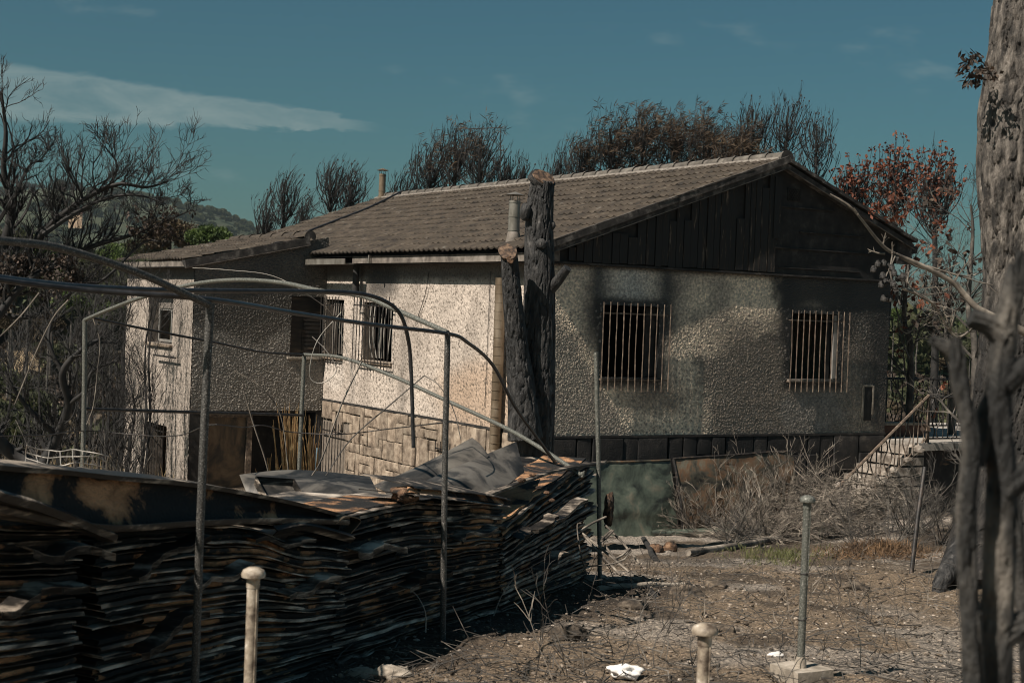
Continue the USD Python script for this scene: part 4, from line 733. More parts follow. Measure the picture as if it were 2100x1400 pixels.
pines = [(545, 392, 30, 44, 0, .05, .55, .8), (588, 338, 42, 45, 0, .04, .6, 1.0), (625, 388, 24, 44, 0, .07, .6, .7), (682, 312, 46, 44, 0, .06, .55, 1.05), (722, 325, 38, 45, 0, .06, .5, .9), (757, 392, 22, 44, 0, .05, .5, .6),
 (842, 330, 42, 42, 0, .0, .35, 1.0), (888, 272, 55, 42, .12, 0, .3, 1.2), (940, 234, 66, 43, .12, 0, .22, 1.4), (992, 240, 62, 42, .10, 0, .12, 1.35), (1040, 296, 38, 42, 0, .02, .1, .9), (1072, 318, 24, 43, 0, .03, .1, .7),
 (1128, 318, 22, 43, 0, .08, .3, .6), (1155, 292, 26, 43, 0, .05, .3, .7), (1198, 258, 44, 42, .25, .02, .35, 1.0), (1256, 222, 62, 42, .45, 0, .3, 1.25), (1322, 210, 66, 42, .55, 0, .15, 1.3), (1386, 222, 62, 43, .55, 0, .1, 1.3), (1452, 228, 64, 42, .7, 0, .1, 1.3), (1512, 246, 56, 41, .85, 0, .05, 1.2),
 (1548, 186, 58, 45, 0, .08, .1, 1.0), (1622, 180, 66, 45, .0, .10, .05, 1.15), (1680, 215, 52, 44, .0, .10, -.1, 1.0)]
words = ['leftmost and lowest bare pine above the annex roof', 'bare pine with wind-bent twigs, tallest of the left clump above the annex', 'small bare pine in the gap between the two left clumps', 'bare pine with wind-bent twigs, tallest of the second clump', 'bare pine at the right of the second clump, left of the rear flue', 'very small bare pine just left of the rear flue',
 'sloping left shoulder of the round pine clump behind the ridge', 'burnt pine left of centre in the round clump behind the ridge', 'tallest burnt pine in the middle of the round clump, left of the aerial boom', 'burnt pine behind the roof aerial in the round clump', 'thin burnt pine just right of the roof aerial', 'small thin burnt pine between the aerial and the cut trunk',
 'smallest bare pine just right of the cut trunk top', 'second small bare pine right of the cut trunk top', 'lower left pine of the long brown-tipped clump behind the ridge', 'brown-tipped pine at the left of the long clump behind the ridge', 'tallest brown-tipped pine of the long clump', 'brown-tipped pine in the middle of the long clump', 'dense brown-needled pine right of the middle of the long clump', 'brownest pine of the long clump, just left of the ridge end', 'tall bare pine with cones rising left of the ridge end', 'tallest bare pine with cones, right above the ridge end', 'bare pine with cones beyond the right roof slope']
for i, ((px, yt, hw, Y, nd, cn, wd, dn), lb) in enumerate(zip(pines, words)): burnt_pine(px, yt, hw, Y, lb, 300+i, nd, cn, wd, dn)
for i, (px, yt, hw, Y, rd, lb) in enumerate(((1758, 318, 52, 33, .5, 'burnt tree with red-brown dead leaves, left of its group right of the roof'), (1838, 288, 70, 34, .62, 'burnt tree with the most red-brown dead leaves, right of the house'), (1922, 300, 58, 33, .5, 'burnt tree with red-brown dead leaves nearest the thick pine trunk'))):
    burnt_pine(px, yt, hw, Y, lb, 350+i, 0, .03, .0, 1.15, rd)

# ------------------------------------------------------------------ burnt trees at the left
lt = thing('burnt_tree', 'large black burnt tree spreading in from the left edge', 'tree', at(-60, 980, 20))
w = Wood(71, .0038); YL = 20
KW = dict(up_=.55, wob=.45, n=5, kids=(6, 4, 3), ratio=.55, ang=(.35, .9), start=.2)
limbs = [([(-60, 1000), (-50, 800), (-30, 640), (-5, 540), (18, 470), (24, 420), (8, 350), (12, 270), (2, 190)], 0.1120, 0.0150, 39, .75), ([(-30, 640), (30, 560), (70, 500), (110, 455), (170, 410), (240, 378), (300, 384), (345, 372)], 0.0700, 0.0090, 46, .75), ([(90, 480), (150, 440), (215, 408), (280, 400), (340, 418)], 0.0385, 0.0075, 29, .6),
 ([(-40, 700), (40, 590), (110, 545), (190, 505), (270, 482), (335, 455), (395, 430)], 0.0595, 0.0075, 46, .6), ([(-10, 590), (60, 545), (130, 548), (200, 580), (290, 500), (330, 495)], 0.0420, 0.0090, 23, .5), ([(-20, 640), (60, 650), (130, 612), (190, 560)], 0.0420, 0.0090, 23, .5), ([(-20, 480), (30, 400), (60, 340), (90, 330)], 0.0350, 0.0075, 20, .55), ([(110, 455), (135, 380), (150, 330)], 0.0210, 0.0060, 11, .5), ([(215, 400), (240, 340), (215, 300)], 0.0210, 0.0060, 13, .5)]
for i, (pp, r0, r1, nk, L_) in enumerate(limbs): w.along([at(a, b, YL + .25*math.sin(i*1.7+j*.6)) for j, (a, b) in enumerate(pp)], r0, r1, nk, L_, 2, .75, **KW)
part(lt, 'trunk', w.mesh(7, .05), M['charwood'], smooth=60); part(lt, 'branches', w.mesh(5, .016, .05), M['charwood']); part(lt, 'twigs', w.mesh(3, 0, .016), M['charwood'])
P = np.array([p for p, d in w.tips if p[2] < at(0, 520, YL)[2] and p[0] < at(170, 600, YL)[0] or (abs(p[0]-at(325, 475, YL)[0]) < .35 and abs(p[2]-at(325, 475, YL)[2]) < .3)]); r = np.random.default_rng(5); P = P[r.random(len(P)) < .4]
part(lt, 'burnt_leaves', blades(P, np.zeros_like(P)+[0, 0, -.3], r, 4, .06, .02, .9), M['dark_leaf'], kind='stuff')
t2 = thing('burnt_tree', 'low black burnt tree with a twisted fork behind the wire mesh at the left', 'tree', at(75, 970, 18))
w = Wood(72)
for i, (pp, r0, r1, nk, L_) in enumerate([([(-20, 880), (20, 925), (60, 950), (90, 985), (95, 1060)], .075, .10, 4, .4), ([(80, 965), (115, 900), (140, 830), (128, 765), (165, 718), (215, 690)], .07, .02, 16, .5), ([(118, 895), (70, 850), (30, 800), (10, 760)], .04, .012, 14, .5), ([(140, 830), (175, 800), (190, 760), (240, 740)], .03, .01, 12, .45), ([(128, 765), (100, 700), (110, 640)], .03, .01, 14, .5)]): w.along([at(a, b, 18+.2*math.sin(i+j)) for j, (a, b) in enumerate(pp)], r0, r1, nk, L_, 2, .5, **KW)
part(t2, 'trunk', w.mesh(7, .03), M['charwood'], smooth=60); part(t2, 'branches', w.mesh(3, 0, .03), M['charwood'])
stems = [(232, 640, 960, 26.5, 'thin burnt sapling close to the annex end wall'), (248, 600, 940, 27.5, 'thin burnt sapling nearest the corner of the annex end wall'), (205, 560, 950, 26, 'tall thin burnt sapling between the green post and the annex'), (178, 700, 960, 24, 'thin burnt sapling just behind the left greenhouse post'), (140, 690, 950, 25, 'thin burnt sapling left of the left greenhouse post'), (60, 700, 950, 24, 'thin burnt sapling behind the twisted fork'), (20, 740, 960, 23, 'thin burnt sapling at the far left above the mesh'), (262, 760, 985, 25.5, 'short burnt sapling in front of the annex end wall')]
for i, (px, yt, yb, Y, lb) in enumerate(stems):
    w = Wood(80+i); b = at(px, yb, Y); b[2] = gz(b[0], b[1])-.05; tp = at(px-6+3*i % 9, yt, Y); n = thing('burnt_sapling_tree', lb, 'tree', b)
    w.along([b, b*.6+tp*.4+w.r.normal(0, .08, 3), b*.25+tp*.75+w.r.normal(0, .1, 3), tp], .035, .008, 26, .75, 2, .9, **{**KW, 'up_': .8}); part(n, 'stem', w.mesh(5, .02), M['charwood']); part(n, 'twigs', w.mesh(3, 0, .02), M['charwood'])
# saplings whose thin shadows lie on the annex end wall
for i, (t, s) in enumerate(((-3.35, 7.9), (-3.25, 8.45), (-3.6, 9.0), (-3.3, 9.7), (-3.7, 10.4), (-3.3, 11.0), (-4.4, 8.7), (-4.6, 10.6))):
    b = H(t, s, 0); b[2] = gz(b[0], b[1]); w = Wood(95+i); n = thing('burnt_sapling_tree', f'slim burnt sapling standing off the annex end wall, {["first", "second", "third", "fourth", "fifth", "sixth", "seventh", "eighth"][i]} from its front corner', 'tree', b)
    w.along([b, b+[.1, 0, 1.3], b+[.02, .1, 2.6], b+[.2, 0, 3.7]], .032, .008, 15, 1.0, 2, 2.2, **{**KW, 'up_': .9}); part(n, 'stem', w.mesh(5, .02), M['charwood']); part(n, 'twigs', w.mesh(3, 0, .02), M['charwood'])

# ------------------------------------------------------------------ right side: bare branch with cones, leafy sprig, undergrowth
db = thing('dead_branch', 'long bare grey branch with hanging cones reaching in front of the roof corner', 'branch', at(2050, 655, 11))
w = Wood(110); br = smooth_path([at(1702, 398, 10.6), at(1745, 425, 10.6), at(1782, 470, 10.7), at(1820, 512, 10.8), at(1880, 540, 10.9), at(1955, 580, 11), at(2000, 628, 11), at(2050, 655, 11), at(2120, 690, 11)], 6)
part(db, 'limb', trunk_mesh(br[::3], [.006, .008, .010, .013, .018, .02, .024, .027, .03], 8, 5, .14, 7, .6), M['pale_twig'], smooth=60)
for q, d, L_ in ((at(1815, 520, 10.8), (-.6, 0, -.12), .12), (at(1830, 520, 10.8), (0, -.2, .8), .09), (at(1810, 505, 10.8), (0, 0, 1), .1), (at(1955, 580, 11), (.3, 0, .7), .22), (at(1900, 545, 11), (.8, 0, -.35), .5), (at(1850, 530, 11), (.9, .1, -.5), .6), (at(1760, 440, 10.6), (-.4, 0, .5), .06)): w.grow(q, d, L_, .008, 1, up_=.1, wob=.3, n=5, kids=(3,), ratio=.4)
w.along([at(1850, 590, 10.8), at(1910, 620, 10.9), at(1960, 690, 11), at(2010, 660, 11)], .012, .008, 14, .35, 1, .3, up_=.3, wob=.4, n=5, kids=(4,), ratio=.5)
part(db, 'side_twigs', w.mesh(4), M['pale_twig'])
rr_ = np.random.default_rng(12)
for k in range(22):
    c_ = at(1822+rr_.normal(0, 16), 530+rr_.uniform(0, 88), 10.8+rr_.normal(0, .05)); m = trimesh.creation.icosphere(1, 1.0); v = m.vertices*(1+.22*np.sin(m.vertices[:, 2:]*9)); part(db, 'cone', (v*[.021, .021, .027]+c_, m.faces), M['cone'])
part(db, 'cone_twig', tubes([smooth_path([at(1830, 522, 10.8), at(1826, 560, 10.8), at(1838, 600, 10.82), at(1846, 625, 10.8)], 4), smooth_path([at(1836, 525, 10.8), at(1815, 570, 10.8), at(1808, 588, 10.8)], 4)], [.007, .006], 5), M['twig'])
sg_ = thing('leafy_sprig', 'small sprig of dark dead leaves sticking out of the thick trunk', 'branch', at(2028, 150, 15.5)); w = Wood(115)
w.along([at(2040, 165, 15.5), at(2015, 128, 15.4), at(1990, 100, 15.3)], .008, .004, 9, .22, 1, -.2, up_=-.3, wob=.4, n=4, kids=(4,), ratio=.5); part(sg_, 'twigs', w.mesh(3), M['charwood']); P = np.array([p for p, d in w.tips]); part(sg_, 'leaves', blades(P, np.zeros_like(P)+[-.2, 0, -.5], w.r, 4, .085, .018, .7), M['dark_leaf'], kind='stuff')
for i, (px, yt, yb, Y, hw, lb) in enumerate(((1858, 470, 800, 26.5, .95, 'forked burnt tree just beyond the right house corner'), (1945, 520, 820, 27, 1.1, 'burnt tree with arching branches left of the thick pine trunk'), (1990, 420, 800, 24, .9, 'burnt tree close behind the left edge of the thick pine trunk'))):
    w = Wood(120+i); tp = at(px, yt, Y); b = at(px+8, yb, Y); b[2] = -3.6; n = thing('burnt_tree', lb, 'tree', b)
    w.along([b, at(px+10, yb-60, Y), at(px-4, (yt+yb)/2+20, Y), at(px+5, yt+60, Y), tp], .075, .012, 26, hw, 2, .5, up_=.35, wob=.5, n=6, kids=(6, 4), ratio=.6, ang=(.35, 1.0), start=.2); part(n, 'trunk', w.mesh(6, .03), M['twig'], smooth=60); part(n, 'branches', w.mesh(3, 0, .03), M['twig'])
    P = np.array([p for p, d in w.tips]); P = P[w.r.random(len(P)) < .06]; part(n, 'dead_leaves', blades(P, np.zeros_like(P)+[0, 0, -.4], w.r, 5, .12, .04, .7), M['red_leaf' if i == 0 else 'dark_leaf'], kind='stuff')
for i, (px, py) in enumerate(((1800, 425), (1838, 452), (1930, 465))):
    c_ = at(px, py, 23+i); n = solo('dead_leaf_tuft', blades(np.repeat(c_[None], 5, 0)+rng.normal(0, .05, (5, 3)), np.zeros((5, 3))+[.2, 0, .5], rng, 7, .11, .022, .8), M['red_leaf'], ['orange dead leaf tuft just above the right roof slope', 'orange dead leaf tuft at the lower end of the right roof slope', 'brown dead leaf tuft against the sky left of the thick trunk'][i], 'leaves')

# ------------------------------------------------------------------ greenhouse frame of bent tubes
gh = thing('greenhouse_frame', 'bare tubular frame of a burnt-out greenhouse tunnel, posts and bent arches', 'frame', at(908, 1320, 10))
def ppath(pts, k=6): return smooth_path([at(*p) for p in pts], k)
def gpost(pb, pt, r, mt, lab):
    b = at(*pb); part(gh, 'post', tubes([smooth_path([b-ez*.15, b, b*.5+at(*pt)*.5+rng.normal(0, .006, 3), at(*pt)], 4)], [r], 12), mt, smooth=60, label=lab)
gpost((399, 1420, 7.2), (431, 622, 7.2), .0195, M['galv_burnt'], 'nearest thick scorched post'); gpost((908, 1322, 10), (918, 682, 10), .0195, M['galv_burnt'], 'post standing right before the sheet stacks')
gpost((1230, 1203, 14), (1222, 722, 14), .021, M['galv'], 'green-grey post before the gable wall'); gpost((612, 1000, 18), (624, 727, 18), .024, M['galv'], 'short post before the annex'); gpost((169, 985, 14), (174, 656, 14), .022, M['galv'], 'green-grey post at the left')
arch = ppath([(-160, 478, 5.6), (0, 493, 6.0), (100, 504, 6.3), (190, 528, 6.55), (290, 562, 6.8), (380, 603, 7.05), (431, 626, 7.2)]); part(gh, 'arch', tubes([arch], [.017], 10), M['galv_burnt'], smooth=60)
arch = ppath([(174, 656, 14), (230, 632, 13.6), (300, 607, 13.2), (400, 582, 12.6), (490, 574, 12.2), (580, 580, 11.7), (660, 597, 11.2), (740, 606, 10.9), (800, 630, 10.6), (860, 656, 10.3), (918, 682, 10)]); part(gh, 'arch', tubes([arch], [.017], 10), M['galv'], smooth=60)
arch = ppath([(624, 727, 18), (700, 733, 17.3), (800, 769, 16.5), (920, 823, 15.6), (1050, 884, 14.6), (1150, 945, 13.9), (1192, 974, 13.6)]); part(gh, 'arch', tubes([arch, ppath([(1192, 974, 13.6), (1197, 966, 13.6), (1194, 978, 13.6)], 2)], [.02, .016], 10), M['galv'], smooth=60, label='fallen arch hanging down to the right')
part(gh, 'cross_rail', tubes([ppath([(172, 838, 14), (400, 845, 15.8), (622, 851, 18)])], [.016], 8), M['iron'], smooth=60); part(gh, 'cross_rail', tubes([ppath([(190, 652, 14), (300, 675, 14.8), (440, 702, 15.8), (540, 722, 17), (624, 727, 18)])], [.012], 8), M['iron'], smooth=60)
solo('fallen_hose', tubes([ppath([(-120, 552, 6.4), (0, 569, 6.8), (90, 580, 7.2), (180, 588, 7.6), (360, 595, 8.4), (600, 597, 9.4), (720, 600, 9.9), (780, 613, 10.1), (818, 640, 10.2), (836, 690, 10.25), (843, 760, 10.3), (848, 918, 10.3)])], [.0135], 8), M['black_hose'], 'upper black bar bending down to hang before the lit wall', 'bar', smooth=60)
solo('fallen_hose', tubes([ppath([(-120, 556, 6.3), (0, 574, 6.6), (170, 594, 6.9), (430, 614, 7.2), (600, 641, 8.4), (760, 665, 9.3), (918, 684, 10), (960, 703, 10.3), (1010, 748, 10.8), (1055, 832, 11.2), (1100, 895, 11.6), (1140, 950, 12)])], [.0125], 8), M['black_hose'], 'lower black bar running over two post tops and down to the trunk foot', 'bar', smooth=60)
def wire(name, pts, r, mt, lab, cat='wire'): solo(name, tubes([ppath(pts, 5)], [r], 4), mt, lab, cat)
wire('slack_wire', [(-20, 894, 12), (90, 892, 13), (172, 883, 14), (300, 893, 14), (370, 892, 13), (430, 871, 12), (500, 876, 12.5), (540, 872, 12.6), (600, 886, 13), (700, 890, 13), (790, 880, 13), (910, 866, 10.1)], .005, M['iron'], 'slack thin wire sagging across all the greenhouse posts')
wire('bent_wire', [(395, 549, 16), (470, 554, 16), (560, 566, 16), (640, 610, 16), (690, 660, 17), (730, 790, 17)], .004, M['wire'], 'thin bent wire curving in front of the annex wall')
wire('coiled_wire', [(700, 640, 17), (650, 700, 17), (635, 770, 17), (660, 785, 17), (690, 760, 17), (670, 720, 17), (640, 690, 17)], .005, M['wire'], 'loop of wire hanging by the annex window')
wire('hanging_wire', [(190, 650, 14), (205, 700, 14), (200, 760, 14), (192, 830, 14), (178, 870, 14)], .005, M['pale_twig'], 'frayed wire hanging beside the left greenhouse post')
wire('leaning_whip', [(500, 800, 13), (520, 870, 13), (540, 930, 13), (550, 965, 13)], .006, M['pale_twig'], 'pale dry stalk leaning before the dark doorway', 'stalk')
wire('leaning_whip', [(742, 740, 12.5), (700, 830, 12.3), (660, 940, 12.2), (640, 975, 12.1)], .007, M['pale_twig'], 'long pale stalk leaning left of the stone base', 'stalk')
wire('leaning_whip', [(870, 770, 12.5), (800, 830, 12.3), (720, 900, 12.2), (668, 975, 12.1)], .0055, M['twig'], 'dark thin stalk leaning across the stone base', 'stalk')
wire('leaning_whip', [(480, 760, 12.5), (530, 790, 12.5), (575, 850, 12.6), (592, 970, 12.6)], .0045, M['pale_twig'], 'curved pale stalk before the annex lower wall', 'stalk')
wire('leaning_whip', [(870, 770, 12.5), (900, 790, 12.3), (930, 840, 12.2), (945, 900, 12.1)], .0045, M['twig'], 'thin drooping stalk before the lit wall', 'stalk')
wire('white_stalk', [(873, 1296, 9.9), (872, 1255, 9.9), (858, 1225, 9.9), (842, 1208, 9.9)], .004, M['wire'], 'thin white stalk bent left before the third stack', 'stalk'); wire('white_stalk', [(1012, 1262, 10.9), (1030, 1218, 10.9), (1058, 1178, 10.9)], .004, M['wire'], 'thin white stalk bent right before the leaning stack', 'stalk')
wire('curved_reed', [(0, 690, 9), (40, 650, 9), (80, 600, 9.1)], .004, M['pale_twig'], 'thin curved stem at the left edge, above the hoses end', 'stalk'); wire('curved_reed', [(30, 830, 9), (75, 720, 9), (110, 650, 9), (140, 615, 9)], .004, M['pale_twig'], 'thin curved stem rising left of the left post', 'stalk')

# capped fence posts
def capped_post(px, cap_y, Y, r, label, blk=False, mt='paint_post'):
    t_ = at(px, cap_y, Y); b = t_.copy(); b[:2] += (-up[:2])*0; zg = float(gz(t_[0], t_[1])); b[2] = zg; n = thing('fence_post', label, 'post', b, None)
    part(n, 'post', tubes([np.array([b-ez*.2, b+(t_-b)*.5, t_-ez*.012])], [r], 20), M[mt], smooth=50)
    pr = [(r*1.02, -.06), (r*1.12, -.055), (r*1.12, -.022), (r*1.95, -.016), (r*2.05, -.004), (r*1.75, .012), (r*.9, .022), (0, .025)]; a = np.linspace(0, 2*np.pi, 25)[:-1]
    P = np.stack([np.stack([t_ + [q*math.cos(x), q*math.sin(x), z] for x in np.r_[a, a[:1]]]) for q, z in pr]); part(n, 'cap', surf(P), M[mt], smooth=50)
    part(n, 'weld', tubes([np.array([t_+[r*.8, -r*.75, -.06], t_+[r*.8, -r*.75, -.5]])], [r*.14], 6), M[mt])
    if blk:
        c_ = np.array([t_[0]+.01, Y+.02, zg-.03]); q = trimesh.creation.box([.27, .27, .24]); q = q.subdivide().subdivide(); v = q.vertices*(1-.06*(fbm(q.vertices*9, 3, 4)[:, None])) ; th = .5; R = np.array([[math.cos(th), -math.sin(th), 0], [math.sin(th), math.cos(th), 0], [0, 0, 1]]); part(n, 'footing', (v@R.T+c_, q.faces), M['concrete'], smooth=30)
        part(n, 'collar', tubes([np.array([b+ez*.05, b+ez*.12, b+ez*.15])], [np.array([r*1.7, r*1.5, r*1.1])], 12), M['concrete'], smooth=50)
        for z in (.35, .62): part(n, 'tie_wire', tubes([np.array([b+ez*z+[math.cos(q)*r*1.1, math.sin(q)*r*1.1, .004*q] for q in np.linspace(0, 9, 24)])], [.003], 4), M['iron'])
capped_post(520, 1174, 6.0, .0235, 'nearest pale capped metal post, before the sheet stacks'); capped_post(1446, 1290, 5.7, .0245, 'short pale capped post at the bottom of the picture'); capped_post(1656, 1023, 9.0, .0225, 'grey capped post set in a concrete block', True, 'galv')

# ------------------------------------------------------------------ stacks of burnt sandwich panels
def stack(label, A, B, zA, zB, D, n, seed, tilt=0., ragA=.03, ragB=.03, sag=.02, sp=.033, fan=0., lean=0., wav=.010):
    """panels from ground up; face runs from A to B, depth D to the far side; zA, zB: height of the top at both ends"""
    A = np.asarray(A, float); B = np.asarray(B, float); r = np.random.default_rng(seed); L_ = np.linalg.norm(B-A); d = np.r_[(B-A)/L_, 0]; nin = np.array([-d[1], d[0], 0]); gA, gB = float(gz(*A)), float(gz(*B))
    base = np.r_[(A+B)/2 + nin[:2]*D/2, (gA+gB)/2]; nd = thing('panel_stack', label, 'panel stack', base, None)
    nu = int(L_/.055)+2; u = np.linspace(0, 1, nu)
    low = fbm(np.stack([u*2.6, 0*u+seed, 0*u], -1), 3, seed)-.5
    for k in range(n):
        h = (k+.5)/n; a = -r.uniform(0, ragA)/L_*1.0; b = 1 + r.uniform(-.25, 1)*ragB/L_; (a, b) = (a, b) if r.random() < .9 else ((a+r.uniform(.1, .4), b) if r.random() < .5 else (a, b-r.uniform(.1, .4))); uu = a + u*(b-a)
        zc = gA + (gB-gA)*uu + ((zA-gA)*(1-uu) + (zB-gB)*uu)*h + sag*(np.sin(uu*math.pi*1.3+.3)-.5)*h + low*.10*h + tilt*h*(uu-.5)*L_ + fan*(h**2)*(uu-.45)*L_
        zc = zc + wav*2*(fbm(np.stack([uu*L_*3.0, 0*uu+k*.37, 0*uu+seed], -1), 4, seed+1)-.5) + .009*r.normal()
        zc = np.maximum(zc, gz(A[0]+(B-A)[0]*uu, A[1]+(B-A)[1]*uu)+.005+.9*h*.1)
        out = .028*(fbm(np.stack([uu*L_*2.2, 0*uu+k*1.7, 0*uu], -1), 3, seed+2)-.5)*2 + r.normal(0, .014) + lean*h
        def row(v, dz, ex): return np.stack([np.r_[A, 0][None]+d*(q*L_)-nin*(o+ex)*(1-v)+nin*v*D+ez*(z+dz) for q, o, z in zip(uu, out, zc)])
        def row(v, dz, ex):
            P = np.zeros((nu, 3)); P += np.r_[A, 0] + d*(uu*L_)[:, None] - nin*((out+ex)*(1-v))[:, None] + nin*v*D; P[:, 2] = zc + dz; return P
        th = .0035+.003*r.random()
        lipd = -.014*r.random()**2-.003; cur = (sstep(.45, .8, fbm(np.stack([uu*L_*1.3, 0*uu+k*3.1, 0*uu], -1), 3, seed+8))*.05*(r.random() < .04))[:, None]; G = np.stack([row(0, lipd, .005)-nin*cur*.6-ez*cur*.45, row(.0, 0, 0)-nin*cur*.35-ez*cur*.12, row(.12, .004, 0), row(1, 0, 0)], 1)
        part(nd, 'panel_skin', slab(G, th, ez), M['panel' if r.random() < .5 else 'panel_light'], smooth=50)
        if k < n-1:
            hh = sp*.80; rec = -.004 - .035*fbm(np.stack([uu*L_*6, 0*uu+k*2.3, 0*uu], -1), 3, seed+4) - r.uniform(0, .02)
            P0, P1 = row(0, .004, 0), row(0, .004+hh, 0); P0 = P0 + nin*(-rec)[:, None]; P1 = P1 + nin*(-rec-.008)[:, None]; P2 = row(.5, .004+hh, 0); G = np.stack([P0, (P0+P1)/2-nin*.008, P1, P2], 1); v, f = surf(G); part(nd, 'foam_core', (v, f[:, ::-1]), M['foam'], smooth=50)
    return nd
stack('nearest burnt panel stack, at the left edge', (-2.72, 5.05), (-1.93, 6.98), -.86, -.99, .9, 31, 201, ragA=.0, ragB=.05, sag=.05, wav=.011)
stack('long burnt panel stack with brown foam edges behind the nearest capped post', (-1.845, 7.20), (-.955, 9.20), -1.10, -1.36, .95, 29, 202, ragA=.12, ragB=.05, sag=.07)
stack('straight upright burnt panel stack behind the middle greenhouse post', (-.975, 9.14), (-.03, 11.66), -1.24, -1.40, .9, 30, 203, ragA=.05, ragB=.06, sag=.03, wav=.008)
stack('burnt panel stack slipped and leaning away at the right end', (-.02, 11.66), (.76, 14.45), -1.47, -1.49, .9, 31, 204, tilt=.12, ragA=.02, ragB=.32, sag=.0, fan=.0, wav=.008, lean=.02)
def ribbon(pts_top, pts_bot, th, k=6):
    a, b = ppath(pts_top, k), ppath(pts_bot, k); return a, b
# loose torn strips hanging from the faces of the stacks
rs = np.random.default_rng(303)
for k, (px, py, Y, l_, sl) in enumerate(((120, 1125, 6.5, .5, -.1), (60, 1215, 6.3, .5, .1), (330, 1130, 7.4, .55, .22), (430, 1180, 7.8, .5, .12), (560, 1105, 8.5, .6, -.15), (620, 1200, 8.7, .5, .1), (330, 1290, 7.35, .5, .3), (760, 1120, 9.5, .6, -.05), (860, 1180, 10.1, .6, .05), (960, 1090, 10.8, .6, .0), (1090, 1080, 12.1, .7, .12), (1150, 1050, 12.7, .7, .2), (1120, 1150, 12.4, .6, .15))):
    c_ = at(px, py, Y) + np.array([.06, -.03, 0]); d_ = np.array([.42, .9, 0])*l_/2 + ez*sl*l_/2; q = np.linspace(-1, 1, 14); P0 = c_ + q[:, None]*d_ + ez*(.02*np.sin(q*4+k))[:, None] + np.array([.9, -.42, 0])*(.03*q*q+.01*rs.normal(0, 1, 14))[:, None]
    solo('torn_strip', slab(np.stack([P0-np.array([.9, -.42, 0])*.10+ez*.012, P0, P0-ez*(.015+.02*rs.random())], 1), .004, ez), M['panel_light' if k % 2 and k > 1 else 'panel'], ['bent metal strip high on the nearest stack at the left edge', 'bent metal strip low on the nearest stack at the left edge', 'torn strip left of the nearest greenhouse post', 'torn strip right of the nearest greenhouse post', 'drooping torn strip right under the bent cladding', 'torn strip right of the pale capped post', 'lowest rising torn strip on the long stack', 'torn strip at the left of the third stack', 'torn strip just left of the middle post', 'torn strip just right of the middle post', 'left torn strip on the leaning stack', 'upper right torn strip on the leaning stack', 'lower torn strip on the leaning stack'][k], 'metal strip', smooth=50)
# large bent panel lying on the two nearer stacks
bpn = thing('bent_cladding', 'large bent black panel with foam patches lying on the nearer stacks', 'panel', at(400, 1030, 7.8))
a, b = ppath([(-60, 938, 5.9), (0, 953, 6.15), (120, 962, 6.6), (240, 975, 7.0), (400, 990, 7.7), (560, 1018, 8.5), (710, 1056, 9.2)], 8), ppath([(-60, 1020, 5.9), (0, 1040, 6.1), (120, 1066, 6.5), (240, 1079, 6.95), (400, 1069, 7.65), (560, 1064, 8.45), (710, 1068, 9.15)], 8)
wv = fbm(np.stack([np.linspace(0, 5, len(a)), np.zeros(len(a)), np.zeros(len(a))], -1), 3, 77)-.5; inn = np.array([-.9, .42, 0]); a = a + inn*wv[:, None]*.08
part(bpn, 'foam_core', slab(np.stack([a*.97+b*.03-ez*.012+inn*.03, a*.6+b*.4+inn*.045, a*.3+b*.7+inn*.03, b+inn*.02], 1), .03, -inn), M['foam'], smooth=50)
part(bpn, 'panel_skin', slab(np.stack([a-ez*.014-inn*.01, a-inn*.014, a+inn*.25+ez*.02, a+inn*.7-ez*.04], 1), .008, ez), M['panel'], smooth=50); part(bpn, 'panel_skin', slab(np.stack([b+ez*.01-inn*.025, b-inn*.028, b-inn*.02-ez*.014, b+inn*.3-ez*.02], 1), .008, ez), M['panel'], smooth=50)
fl = ppath([(-40, 985, 5.85), (0, 1003, 5.98), (60, 1020, 6.2), (130, 1046, 6.5), (190, 1072, 6.75), (232, 1089, 6.9)], 6); part(bpn, 'torn_flange', slab(np.stack([fl-ez*.0, fl-ez*.014-inn*.03, fl-ez*.04-inn*.02, fl-ez*.045+inn*.06], 1), .006, ez), M['panel'], smooth=50)
fl = ppath([(560, 1078, 8.4), (620, 1068, 8.7), (680, 1082, 8.95), (720, 1094, 9.1)], 6); part(bpn, 'torn_flange', slab(np.stack([fl, fl-ez*.02-inn*.03, fl-ez*.05], 1), .006, ez), M['panel'], smooth=50)
fl = ppath([(690, 1072, 9.0), (712, 1058, 9.1), (740, 1066, 9.3), (720, 1092, 9.15)], 6); part(bpn, 'torn_flange', slab(np.stack([fl, fl+inn*.2+ez*.02], 1), .006, ez), M['duct'], smooth=50)
# bent grey sheets behind the stacks
def sheet(label, rows, bulge=.05, seed=0, mt='sheet', name='bent_sheet', k=5, th=.006):
    """rows: lists of (px, py, Y) from one edge of the sheet to the other"""
    R = [ppath(q, k) for q in rows]; n = min(map(len, R)); R = np.stack([q[:n] for q in R], 1)
    R = np.stack([smooth_path(q, 4) for q in R]); P = R + (fbm(R*2.3, 3, seed)[..., None]-.5)*np.array([0, -1, .35])*bulge
    return solo(name, slab(P, th), M[mt], label, 'sheet', smooth=50)
sheet('wide curved grey metal sheet standing behind the long stack', [[(492, 975, 12.2), (560, 966, 12.4), (620, 964, 12.5), (700, 970, 12.5), (758, 977, 12.6)], [(505, 1010, 12.0), (570, 1005, 11.9), (640, 1005, 11.9), (710, 1008, 11.9), (775, 1010, 12.1)], [(520, 1060, 11.9), (590, 1060, 11.6), (660, 1060, 11.6), (730, 1060, 11.6), (800, 1050, 11.8)]], .10, 1)
